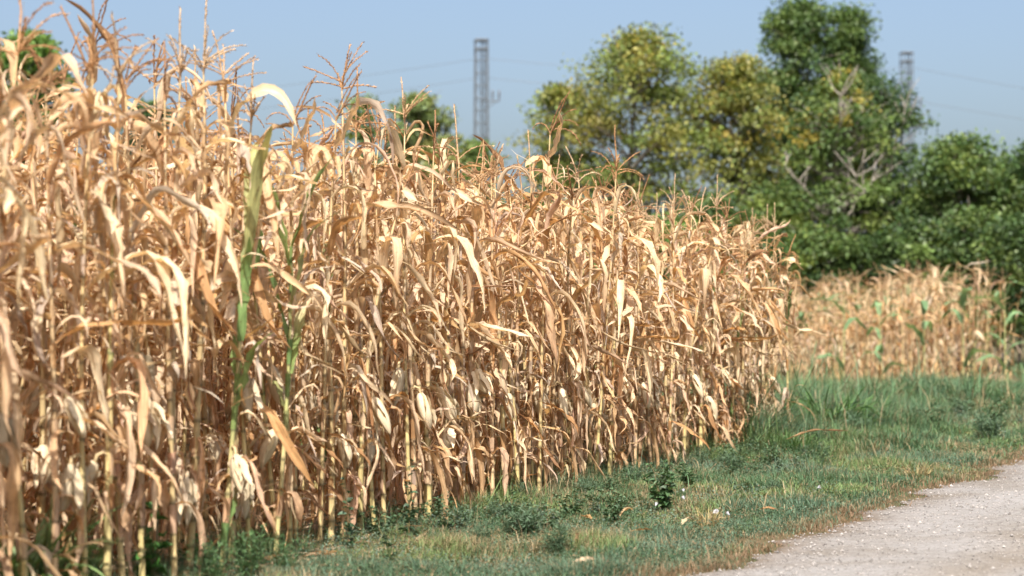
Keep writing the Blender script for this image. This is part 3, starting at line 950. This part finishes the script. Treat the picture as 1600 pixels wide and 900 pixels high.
def feathery_weed(seed, h, nst, col):
    g = np.random.default_rng(seed)
    st, lf = MB(), MB()
    for k in range(nst):
        a = g.uniform(0, 6.28); o = g.uniform(.02, .14)
        s = np.linspace(0, 1, 6)
        L = h * g.uniform(.6, 1.1)
        P = np.stack([math.cos(a) * o * s, math.sin(a) * o * s, L * s], -1); P[0, 2] = -.01
        tube(st, P, np.linspace(.003, .001, 6), 4, np.array(col) * .9)
        n = 70
        t = g.uniform(.1, 1, n); i0 = np.minimum((t * 5).astype(int), 4)
        X = P[i0] + (P[i0 + 1] - P[i0]) * (t * 5 - i0)[:, None]
        az = g.uniform(0, 6.28, n); el = g.uniform(-.1, .9, n); rr = g.uniform(0, .06, n)
        D = np.stack([np.cos(az) * np.cos(el), np.sin(az) * np.cos(el), np.sin(el)], -1)
        X = X + D * rr[:, None]
        simple_leaves(lf, X, unit(D + g.normal(0, .4, (n, 3))), g.uniform(.02, .045, n), g.uniform(.004, .009, n), np.array(col)[None] * g.uniform(.65, 1.35, (n, 1)), g)
    return [('stems', st.mesh('weed_stems', M_WEED)), ('leaves', lf.mesh('weed_leaves', M_WEED, False))]

def grass_clump(seed, h, n, spread, col, w=.007):
    g = np.random.default_rng(seed)
    mb = MB()
    for k in range(n):
        a = g.uniform(0, 6.28); r = spread * math.sqrt(g.random()) * .5
        L = h * g.uniform(.6, 1.25)
        leaf_strip(mb, np.array([math.cos(a) * r, math.sin(a) * r, -.005]), a + g.normal(0, .6), R(g.uniform(3, 25)), R(g.uniform(40, 135)), g.uniform(.5, .8), .15, L, w * 2 * g.uniform(.6, 1.2), g.normal(0, .5), .5, np.array(col) * g.uniform(.6, 1.35) * g.uniform(.92, 1.08, 3), g, 7, 2, .12, .05)
    return [('blades', mb.mesh('grass_blades', M_GRASS))]

def place(name, meshes, px, D, s, label, cat, group=None, z=0.0):
    root = empty(name, (px_at(px, D), D, z), rng.uniform(0, 6.28))
    root.scale = (s, s, s)
    tag(root, label, cat, group)
    for nm, me in meshes:
        obj(nm, me, root)
    return root

def D_of(py): return EYE * FPX / (py - HZ)

DK, MID, BLU, FRESH = (.075, .135, .062), (.085, .135, .052), (.105, .150, .112), (.085, .175, .045)
LEAFY = [leafy_weed(700, .30, .16, 9, .060, .034, DK, 24), leafy_weed(701, .22, .20, 10, .048, .026, (.075, .13, .065), 22), leafy_weed(702, .16, .16, 10, .036, .020, BLU, 22)]
NETTLE = [leafy_weed(710, .46, .05, 2, .062, .036, (.05, .09, .05), 18), leafy_weed(711, .36, .07, 3, .052, .03, (.055, .10, .05), 16)]
FEATH = [feathery_weed(720, .28, 10, (.075, .14, .055)), feathery_weed(721, .2, 12, (.09, .145, .085))]
CLUMP = [grass_clump(730, .30, 110, .22, (.15, .23, .09)), grass_clump(731, .42, 150, .45, (.085, .17, .05), .008), grass_clump(732, .15, 60, .3, (.11, .17, .07), .0035), grass_clump(733, .2, 70, .2, (.33, .26, .13), .004)]
BROAD = [leafy_weed(740, .42, .12, 4, .095, .07, (.05, .13, .03), 10)]

place('weed_bush', LEAFY[0], 1038, D_of(806), 1.15, 'dark leafy weed bush at the field edge beside white flowers', 'weed', 'leafy weeds')
place('weed_bush', LEAFY[0], 1075, D_of(775), .8, 'lower dark leafy weed just right of the weed bush', 'weed', 'leafy weeds')
place('nettle', NETTLE[0], 640, D_of(855), 1.0, 'tall dark nettle-like weed in front of the corn base', 'weed', 'upright weeds')
place('nettle', NETTLE[0], 545, D_of(868), .85, 'upright dark weed left of the tall nettle-like one', 'weed', 'upright weeds')
place('nettle', NETTLE[1], 700, D_of(850), .8, 'short upright weed right of the tall nettle-like one', 'weed', 'upright weeds')
place('nettle', NETTLE[1], 610, D_of(885), .8, 'small upright weed at the bottom of the picture below the corn', 'weed', 'upright weeds')
place('feathery_weed', FEATH[0], 385, D_of(915), 1.0, 'feathery bright green weed at the lower left corn base', 'weed', 'feathery weeds')
place('feathery_weed', FEATH[0], 330, D_of(925), .9, 'feathery green weed partly cut off by the bottom edge', 'weed', 'feathery weeds')
place('feathery_weed', FEATH[0], 445, D_of(905), .75, 'feathery green weed right of the largest feathery one', 'weed', 'feathery weeds')
place('feathery_weed', FEATH[1], 825, D_of(845), 1.1, 'low grey-green feathery weed before the middle of the corn', 'weed', 'feathery weeds')
place('feathery_weed', FEATH[1], 870, D_of(870), .9, 'small grey-green feathery weed nearer the camera', 'weed', 'feathery weeds')
place('broadleaf_weed', BROAD[0], 238, D_of(925), 1.1, 'broad bright green weed growing between the nearest stalks', 'weed')
place('broadleaf_weed', BROAD[0], 300, D_of(905), .6, 'small broad green weed between stalks right of the larger one', 'weed')
place('grass_clump', CLUMP[0], 22, D_of(955), 1.7, 'tall pale grass clump in the lower left corner', 'grass clump', 'tall grass clumps')
place('grass_clump', CLUMP[0], 90, D_of(945), 1.3, 'tall thin grass clump right of the corner one', 'grass clump', 'tall grass clumps')
place('grass_clump', CLUMP[1], 1295, D_of(686), 1.5, 'lush bright green grass clump at the row end', 'grass clump', 'tall grass clumps')
place('grass_clump', CLUMP[1], 1350, D_of(672), 1.2, 'green grass clump right of the lush one at the row end', 'grass clump', 'tall grass clumps')
place('grass_clump', CLUMP[1], 1240, D_of(715), .7, 'short green grass clump under the last corn stalks', 'grass clump', 'tall grass clumps')
place('dry_tussock', CLUMP[3], 1105, D_of(825), .7, 'dry straw-coloured tussock amid the green verge', 'grass tussock')
place('dry_tussock', CLUMP[3], 1430, D_of(752), .9, 'dry straw tussock near the road bend', 'grass tussock')
place('dry_tussock', CLUMP[3], 1540, D_of(690), 1.0, 'dry straw tussock at the far road edge', 'grass tussock')

wk = 0
g = np.random.default_rng(31)
kinds = [('leafy_weed', LEAFY[1], 'low dark green leafy weed scattered along the field edge', 'leafy weeds along the field edge'),
         ('leafy_weed', LEAFY[2], 'low blue-green leafy weed scattered over the verge', 'blue-green weeds on the verge'),
         ('feathery_weed', FEATH[1], 'low feathery weed dotted through the short verge grass', 'feathery weeds on the verge'),
         ('grass_clump', CLUMP[2], 'small green grass tuft standing out of the verge', 'small grass tufts on the verge')]
for k in range(330):
    t = g.uniform(1.2, 25)
    nm, me, lab, grp = kinds[g.choice(4, p=[.33, .27, .27, .13])]
    off = abs(g.normal(0, .55)) + .05 if nm != 'grass_clump' else g.uniform(.1, 2.4)
    p = field_xy(t, -off)
    if t > FIELD_END - .5: p = field_xy(t, g.uniform(-2.3, 2.2) if t > FIELD_END else -g.uniform(.2, 1.8))
    if p[0] > road_x(p[1]) - .45: continue
    px = px_of(p[0], p[1])
    if px < 330 or px > 1620: continue
    place(nm, me, px, p[1], g.uniform(.35, 1.0) * (1 + .7 * (t > 12.4)), lab, 'grass clump' if nm == 'grass_clump' else 'weed', grp)

def flower(px, py, lab, r=.013):
    root = empty('bindweed_flower', (px_at(px, D_of(py + 12)), D_of(py + 12), 0), rng.uniform(0, 6.28))
    tag(root, lab, 'flower')
    st = MB(); tube(st, np.array([(0, 0, 0), (.004, -.004, .04), (.0, -.012, .075)]), .0012, 4, np.array(DK))
    obj('stem', st.mesh('flower_stem', M_WEED), root)
    pt = MB()
    n = 15
    ang = np.arange(n) / n * 2 * math.pi
    cen = np.array([0, -.012, .075])
    ax = unit(np.array([.1, -.75, .65])); s1 = unit(np.cross(ax, [1, 0, 0.])); s2 = np.cross(ax, s1)
    ringv = []
    for rad_, dep in ((.003, 0), (.007, .012), (r * .7, .02), (r, .023)):
        rr = rad_ * (1 + (.08 * np.cos(5 * ang) if rad_ > .01 else 0))
        ringv.append(cen + ax * dep + rr[:, None] * (np.cos(ang)[:, None] * s1 + np.sin(ang)[:, None] * s2) if np.ndim(rr) else cen + ax * dep + rad_ * (np.cos(ang)[:, None] * s1 + np.sin(ang)[:, None] * s2))
    V = np.concatenate(ringv)
    q = [[a * n + b, a * n + (b + 1) % n, (a + 1) * n + (b + 1) % n, (a + 1) * n + b] for a in range(3) for b in range(n)]
    pt.add(V, q, None, (.52, .51, .54))
    obj('petals', pt.mesh('flower_petals', M_PETAL), root)
flower(1068, 773, 'small white bindweed flower, upper one beside the weed bush')
flower(1070, 785, 'small white bindweed flower, lower one beside the weed bush')
flower(1022, 796, 'small white flower low on the weed bush')
flower(1121, 808, 'small white flower alone in the grass right of the weed bush', .018)
flower(1141, 811, 'tiny whitish flower next to the lone one', .012)
flower(1284, 767, 'small white flower in brown grass near the road', .015)

def fallen(px, py, L, W, ang, lab, arch=.0, curl=1.2, z=.05, seed=0, col=None):
    g = np.random.default_rng(900 + seed)
    D = D_of(py + 8)
    mb = MB()
    leaf_strip(mb, np.array([0, 0, z]), ang, R(80 - arch * 30), R(97 + arch * 10), .5, .15, L, W, g.normal(0, .8), curl, (np.array(col) if col else leaf_tint(g)) * .82, g, 14, 4, .22, .2)
    o = obj('fallen_leaf', mb.mesh('fallen_leaf', M_LEAF), None, (px_at(px, D), D, 0))
    tag(o, lab, 'dry leaf')
fallen(1228, 712, .72, .035, .15, 'long curved dry corn leaf lying across the weeds at the row end', .35, 1.9, .2, 1, (.56, .36, .2))
fallen(965, 812, .22, .03, .9, 'short dry corn leaf leaning up out of the verge grass', 1.4, 1.3, .03, 2, (.5, .36, .2))
fallen(925, 815, .14, .04, 2.2, 'small dry leaf scrap lying left of the leaning leaf', .2, .8, .05, 3)
fallen(985, 835, .13, .035, .2, 'pale flat dry leaf scrap in the middle of the verge', .1, .7, .05, 4)
fallen(900, 852, .2, .03, 1.4, 'brown twisted dry leaf standing in the near grass', 1.2, 1.8, .03, 5, (.3, .18, .1))
fallen(895, 888, .13, .035, .3, 'pale dry leaf scrap at the bottom of the verge', .1, .9, .06, 6)
fallen(1065, 822, .13, .03, 1.0, 'thin pale leaf shred below the weed bush', 1.0, 1.2, .04, 7)
fallen(1185, 800, .12, .03, .0, 'pinkish dry leaf scrap between weed bush and road', .3, .8, .05, 8)

# ------------------------------------------------------------------ trees and shrubs beyond the fields
def tree(name, px, D, top_py, half_w_px, base_z_py=None, pal=None, seed=0, label='', group=None, nclus=60, per=240, leaf=.16, csize=.55, shape='round', trunk_r=.14, bark=(.17, .145, .12), bare=0, yellow=.0):
    """trunk with limbs and a crown of leaf sprays, envelope of the given shape"""
    g = np.random.default_rng(1000 + seed)
    H = z_at(top_py, D)
    W = half_w_px * D / FPX
    z0 = z_at(base_z_py, D) if base_z_py else H * .25
    root = empty(name, (px_at(px, D), D, 0), 0)
    tag(root, label, 'shrub' if name.endswith('shrub') else 'tree', group)
    tr, lf = MB(), MB()
    hz = np.linspace(0, 1, 8)
    sway = g.normal(0, .12, 2)
    tp = np.stack([sway[0] * hz ** 2 * H * .3 + .06 * np.sin(hz * 7), sway[1] * hz ** 2 * H * .3, hz * H * .86], -1); tp[0, 2] = -.2
    tube(tr, tp, np.linspace(trunk_r, .02, 8), 7, np.array(bark))
    def env(t):
        if shape == 'round': return np.interp(t, [0, .15, .45, .75, .92, 1], [.55, .85, 1, .82, .5, .15])
        if shape == 'spire': return np.interp(t, [0, .2, .45, .6, .8, 1], [.85, 1, .85, .62, .48, .10])
        if shape == 'peak': return np.interp(t, [0, .3, .55, .75, .9, 1], [1, 1, .9, .68, .42, .08])
        if shape == 'shrub': return np.interp(t, [0, .3, .7, 1], [1, 1, .8, .3])
        return np.interp(t, [0, .2, .5, .8, 1], [.4, .8, 1, .8, .3])
    lob = g.uniform(0, 6.28, 6)
    for k in range(nclus):
        t = g.random() ** .85
        a = g.uniform(0, 6.28)
        rr = W * env(t) * math.sqrt(g.uniform(.12, 1.0)) * g.uniform(.8, 1.08) * (.86 + .16 * math.sin(2 * a + lob[0] + 5 * t) + .14 * math.sin(3 * a + lob[1] - 8 * t))
        zc = z0 + (H - z0 - csize * .5) * t
        cx = np.interp(zc, tp[:, 2], tp[:, 0]) + rr * math.cos(a); cy = rr * math.sin(a) * .9
        cen = np.array([cx, cy, zc])
        if k % 2 == 0 or bare:
            zi = max(.15 * H, zc - g.uniform(.2, .5) * rr - .4)
            zi = min(zi, H * .8)
            st = np.array([np.interp(zi, tp[:, 2], tp[:, 0]), np.interp(zi, tp[:, 2], tp[:, 1]), zi])
            mid = (st + cen) / 2 + np.array([0, 0, .15 * rr]) + g.normal(0, .12, 3)
            s = np.linspace(0, 1, 6)[:, None]
            P = st * (1 - s) ** 2 + 2 * mid * s * (1 - s) + cen * s ** 2 + g.normal(0, .03, (6, 3))
            r0 = trunk_r * np.interp(zi / H, [0, 1], [.5, .15])
            tube(tr, P, np.linspace(r0, .012, 6), 5, np.array(bark) * g.uniform(.85, 1.2))
            for m in range(3):
                e = P[3 + m % 3] + g.normal(0, .4, 3)
                tube(tr, np.array([P[3], (P[3] + e) / 2 + g.normal(0, .05, 3), e]), [.014, .01, .005], 4, np.array(bark))
        n = int(per * g.uniform(.6, 1.3))
        sz = csize * g.uniform(.65, 1.25)
        o = np.clip(g.normal(0, 1, (n, 3)), -1.9, 1.9) * np.array([sz * 1.15, sz * .7, sz * .42]) * .6
        o[:, 2] += .25 * (sz - np.abs(o[:, 0])) * g.uniform(-.2, 1)
        X = cen + np.stack([o[:, 0] * math.cos(a) - o[:, 1] * math.sin(a), o[:, 0] * math.sin(a) + o[:, 1] * math.cos(a), o[:, 2]], -1)
        D_ = unit(g.normal(0, 1, (n, 3)) + np.array([0, 0, -.25]))
        S_ = unit(np.cross(D_, g.normal(0, .8, (n, 3)) + np.array([0, 0, .9])))
        L = leaf * g.uniform(.6, 1.3, n)[:, None]
        V = np.stack([X, X + D_ * L * .5 + S_ * L * .3, X + D_ * L, X + D_ * L * .5 - S_ * L * .3], 1)
        pc = np.array(pal[g.choice(len(pal))]) * g.uniform(.85, 1.15)
        if yellow and g.random() < yellow * 2.2 * max(0, t - .3): pc = np.array((.29, .24, .045)) * g.uniform(.8, 1.1)
        c = pc[None] * g.uniform(.78, 1.22, (n, 1)) * g.uniform(.93, 1.07, (n, 3))
        lf.add(V.reshape(-1, 3), np.arange(n * 4).reshape(-1, 4), None, np.repeat(c, 4, 0))
    for k in range(bare):                                  # leafless limbs poking through the crown
        a = g.uniform(-2.9, -.2); zi = H * g.uniform(.35, .62)
        st = np.array([np.interp(zi, tp[:, 2], tp[:, 0]), 0, zi])
        en = st + np.array([math.cos(a) * W * g.uniform(.5, 1.0), math.sin(a) * W * .9, H * g.uniform(.12, .3)])
        s = np.linspace(0, 1, 8)[:, None]
        P = st + (en - st) * s + g.normal(0, .07, (8, 3)) * s
        tube(tr, P, np.linspace(.055, .016, 8), 5, np.array((.29, .26, .225)))
        for m in range(5):
            i0 = g.integers(3, 8)
            e = P[i0] + np.array([g.normal(0, .5), g.normal(0, .4), g.uniform(.3, 1.0)])
            tube(tr, np.array([P[i0], (P[i0] + e) / 2 + g.normal(0, .06, 3), e]), [.022, .016, .008], 4, np.array((.29, .26, .225)))
    obj('trunk' if not name.endswith('shrub') else 'stems', tr.mesh('trunk', M_BARK), root)
    obj('crown' if not name.endswith('shrub') else 'foliage', lf.mesh('crown', M_TREELEAF, False), root)
    return root

YEL = [(.20, .205, .05), (.165, .195, .05), (.235, .22, .055), (.135, .175, .048)]
GRN = [(.055, .10, .032), (.08, .135, .04), (.115, .165, .045), (.048, .085, .03)]
LIT = [(.16, .21, .05), (.115, .175, .045), (.08, .13, .038)]
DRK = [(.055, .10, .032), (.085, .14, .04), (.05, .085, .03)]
BRI = [(.12, .21, .045), (.09, .175, .04)]

tree('deciduous_tree', 978, 62, 42, 168, 400, YEL + LIT[:1], 1, 'loose yellow-green tree left of the tall dark one', 'trees beyond the fields', 140, 175, .15, .78, 'round', yellow=.06)
tree('deciduous_tree', 875, 63, 120, 62, 300, YEL[:2] + LIT[:1], 2, 'small yellowish tree at the left edge of the yellow-green one', 'trees beyond the fields', 42, 150, .145, .62, 'round', .09, yellow=.08)
tree('deciduous_tree', 1170, 63, 84, 90, 420, YEL, 3, 'yellowing tree between the yellow-green and tall dark trees', 'trees beyond the fields', 112, 180, .15, .74, 'round', yellow=.07)
tree('deciduous_tree', 1246, 67, -10, 66, 300, GRN + LIT[1:2], 4, 'tall dark green tree, left peak of the tallest pair', 'trees beyond the fields', 104, 280, .14, .58, 'peak')
tree('deciduous_tree', 1337, 67.5, 6, 62, 300, GRN + LIT[1:2], 5, 'tall dark green tree, right peak of the tallest pair', 'trees beyond the fields', 104, 280, .14, .58, 'peak')
tree('deciduous_tree', 1295, 61, 100, 130, 380, LIT + GRN[:2], 6, 'sparse tree with bare grey limbs and a yellow top before the tallest pair', 'trees beyond the fields', 96, 170, .14, .66, 'spire', .13, (.24, .215, .19), 4, .12)
tree('deciduous_tree', 1396, 63, 118, 58, 380, GRN, 7, 'narrow green tree hiding the foot of the right pylon', 'trees beyond the fields', 60, 200, .14, .62, 'round', .1, (.2, .18, .155), 1)
tree('deciduous_tree', 1500, 60, 198, 78, 420, LIT + GRN[:2], 8, 'rounded green tree right of the right pylon', 'trees beyond the fields', 80, 240, .14, .68, 'round')
tree('deciduous_tree', 1560, 61, 240, 85, 430, LIT[1:] + GRN[:2], 9, 'bushy green tree at the right edge of the picture', 'trees beyond the fields', 80, 240, .14, .68, 'round')
tree('deciduous_tree', 1665, 59, 215, 90, 430, GRN, 10, 'green tree mostly cut off by the right edge', 'trees beyond the fields', 70, 240, .14, .68, 'round')
tree('deciduous_tree', 662, 82, 142, 62, 330, [(.19, .23, .08), (.15, .20, .07), (.22, .23, .07)], 11, 'smaller hazy green tree left of the nearer pylon', 'trees beyond the fields', 60, 190, .2, .62, 'round', .12)  # leaf colours lightened: the haze of distance is put into the palette
tree('deciduous_tree', 575, 84, 150, 26, 330, LIT, 12, 'slim green tree behind the tall corn tassels', 'trees beyond the fields', 24, 170, .2, .55, 'round', .09)
tree('deciduous_tree', 25, 50, 42, 75, 260, BRI, 13, 'bright green tree top above the corn at the far left', 'trees beyond the fields', 70, 230, .14, .45, 'round')
tree('deciduous_tree', 240, 60, 150, 42, 330, GRN, 14, 'dark green tree glimpsed through the left tassels', 'trees beyond the fields', 40, 220, .15, .45, 'round')
tree('deciduous_tree', 760, 86, 215, 45, 360, LIT, 15, 'low green tree at the foot of the nearer pylon', 'trees beyond the fields', 36, 170, .2, .6, 'round', .1)
for k, (px, D, top, hw, pal, lab) in enumerate([
        (830, 60, 300, 70, LIT + GRN[:1], 'shrub just right of the nearer pylon base'), (940, 59, 320, 75, LIT + GRN[:1], 'shrub under the yellow-green tree'),
        (1050, 58, 335, 80, BRI + LIT, 'lighter green shrub behind the corn row end'), (1130, 59, 300, 70, GRN + YEL[:1], 'shrub below the yellowing tree'),
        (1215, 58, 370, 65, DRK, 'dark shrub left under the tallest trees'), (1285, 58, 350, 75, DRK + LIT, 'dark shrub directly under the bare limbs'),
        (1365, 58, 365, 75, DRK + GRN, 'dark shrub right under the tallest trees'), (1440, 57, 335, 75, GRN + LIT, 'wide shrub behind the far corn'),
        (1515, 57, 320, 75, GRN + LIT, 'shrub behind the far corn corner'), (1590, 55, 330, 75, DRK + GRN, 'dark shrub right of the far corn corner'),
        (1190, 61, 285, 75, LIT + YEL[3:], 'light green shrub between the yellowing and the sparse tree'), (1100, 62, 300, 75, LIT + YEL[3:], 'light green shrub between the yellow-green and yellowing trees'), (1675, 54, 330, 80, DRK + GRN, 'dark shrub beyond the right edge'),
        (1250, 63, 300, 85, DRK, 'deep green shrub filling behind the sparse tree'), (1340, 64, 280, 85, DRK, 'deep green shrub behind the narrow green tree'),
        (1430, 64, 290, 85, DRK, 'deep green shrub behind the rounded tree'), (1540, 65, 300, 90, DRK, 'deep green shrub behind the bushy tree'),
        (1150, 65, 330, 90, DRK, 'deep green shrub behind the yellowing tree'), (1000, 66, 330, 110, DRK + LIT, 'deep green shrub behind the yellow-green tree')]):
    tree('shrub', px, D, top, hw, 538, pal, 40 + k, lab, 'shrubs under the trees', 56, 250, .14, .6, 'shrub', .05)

# ------------------------------------------------------------------ pylons and wires
def pylon(px, D, top_py, w, arm_py, arm_len, label, th=1.0):
    X = px_at(px, D); H = z_at(top_py, D)
    root = empty('lattice_pylon', (X, D, 0), R(8))
    tag(root, label, 'pylon', 'lattice pylons of the power line')
    hw = w / 2; hb = hw * 1.25
    at = lambda z: lerp(hb, hw, z / H)
    for sx, sy in ((-1, -1), (1, -1), (1, 1), (-1, 1)):
        m = MB(); bar(m, (sx * hb, sy * hb, -.3), (sx * hw, sy * hw, H), .075 * th)
        obj('leg', m.mesh('pylon_leg', M_STEEL, False), root)
    m = MB()
    z, step = 0.4, w * 1.05
    k = 0
    while z + step < H:
        a, b = at(z), at(z + step)
        for (x0, y0, x1, y1) in ((-1, -1, 1, -1), (1, -1, 1, 1), (1, 1, -1, 1), (-1, 1, -1, -1)):
            bar(m, (x0 * a, y0 * a, z), (x1 * b, y1 * b, z + step), .035 * th)
            bar(m, (x1 * a, y1 * a, z), (x0 * b, y0 * b, z + step), .03 * th)
            bar(m, (x0 * a, y0 * a, z), (x1 * a, y1 * a, z), .04)
        z += step; k += 1
    obj('bracing', m.mesh('pylon_bracing', M_STEEL, False), root)
    m = MB()
    for sx in (-.16, .16): bar(m, (sx + .1, -hw * .6, 0), (sx + .1, -hw * .6, H - .2), .07 * th)
    z = .5
    while z < H - .3:
        bar(m, (-.06, -hw * .6, z), (.26, -hw * .6, z), .035); z += .45
    obj('ladder', m.mesh('pylon_ladder', M_DARKSTEEL, False), root)
    for nm, zz, tt in (('head_frame', H, .09), ('collar', H - .9, .07)):
        m = MB()
        for a, b in (((-1, -1), (1, -1)), ((1, -1), (1, 1)), ((1, 1), (-1, 1)), ((-1, 1), (-1, -1)), ((-1, -1), (1, 1))):
            bar(m, (a[0] * hw * 1.05, a[1] * hw * 1.05, zz), (b[0] * hw * 1.05, b[1] * hw * 1.05, zz), tt)
        obj(nm, m.mesh('pylon_' + nm, M_STEEL, False), root)
    za = z_at(arm_py, D)
    m = MB()
    bar(m, (0, 0, za), (hw + arm_len, 0, za), .07); bar(m, (hw, 0, za - .7), (hw + arm_len * .8, 0, za), .05)
    arm = obj('cross_arm', m.mesh('pylon_arm', M_STEEL, False), root)
    for q in (.45, 1.0):
        m = MB(); tube(m, np.array([(hw + arm_len * q, 0, za + dz) for dz in (0, .25, .3, .5, .55, .8, .85, 1.1)]), [.05, .05, .11, .05, .11, .05, .1, .04], 7)
        obj('insulator', m.mesh('pylon_insulator', M_INSUL), arm)
    return X, H
PD = 200.0
pylon(752, PD, 62, 1.2, 157, 1.2, 'grey lattice power pylon above the middle of the corn', .75)
pylon(1418, PD + 8, 82, 1.05, 167, 1.0, 'grey lattice power pylon half hidden by the right-hand trees', .6)
def wire(p0, p1, sag, label):
    (px0, py0, D0), (px1, py1, D1) = p0, p1
    a = np.array([px_at(px0, D0), D0, z_at(py0, D0)]); b = np.array([px_at(px1, D1), D1, z_at(py1, D1)])
    s = np.linspace(0, 1, 40)
    P = a + (b - a) * s[:, None]
    P[:, 2] -= 4 * sag * s * (1 - s)
    m = MB(); tube(m, P, .020, 5)
    tag(obj('power_line', m.mesh('power_line', M_WIRE)), label, 'power line', 'power line wires')
wire((741, 92, PD), (-260, 170, 250), 1.6, 'upper wire running left from the nearer pylon')
wire((741, 122, PD), (-260, 205, 250), 1.6, 'lower wire running left from the nearer pylon')
wire((763, 91, PD), (1408, 105, PD + 8), .9, 'upper wire between the two pylons')
wire((763, 121, PD), (1408, 140, PD + 8), .9, 'lower wire between the two pylons')
wire((1429, 105, PD + 8), (2150, 215, 230), .6, 'upper wire running right from the tree-hidden pylon')
wire((1437, 158, PD + 8), (2150, 255, 230), .6, 'lower wire running right from the tree-hidden pylon')
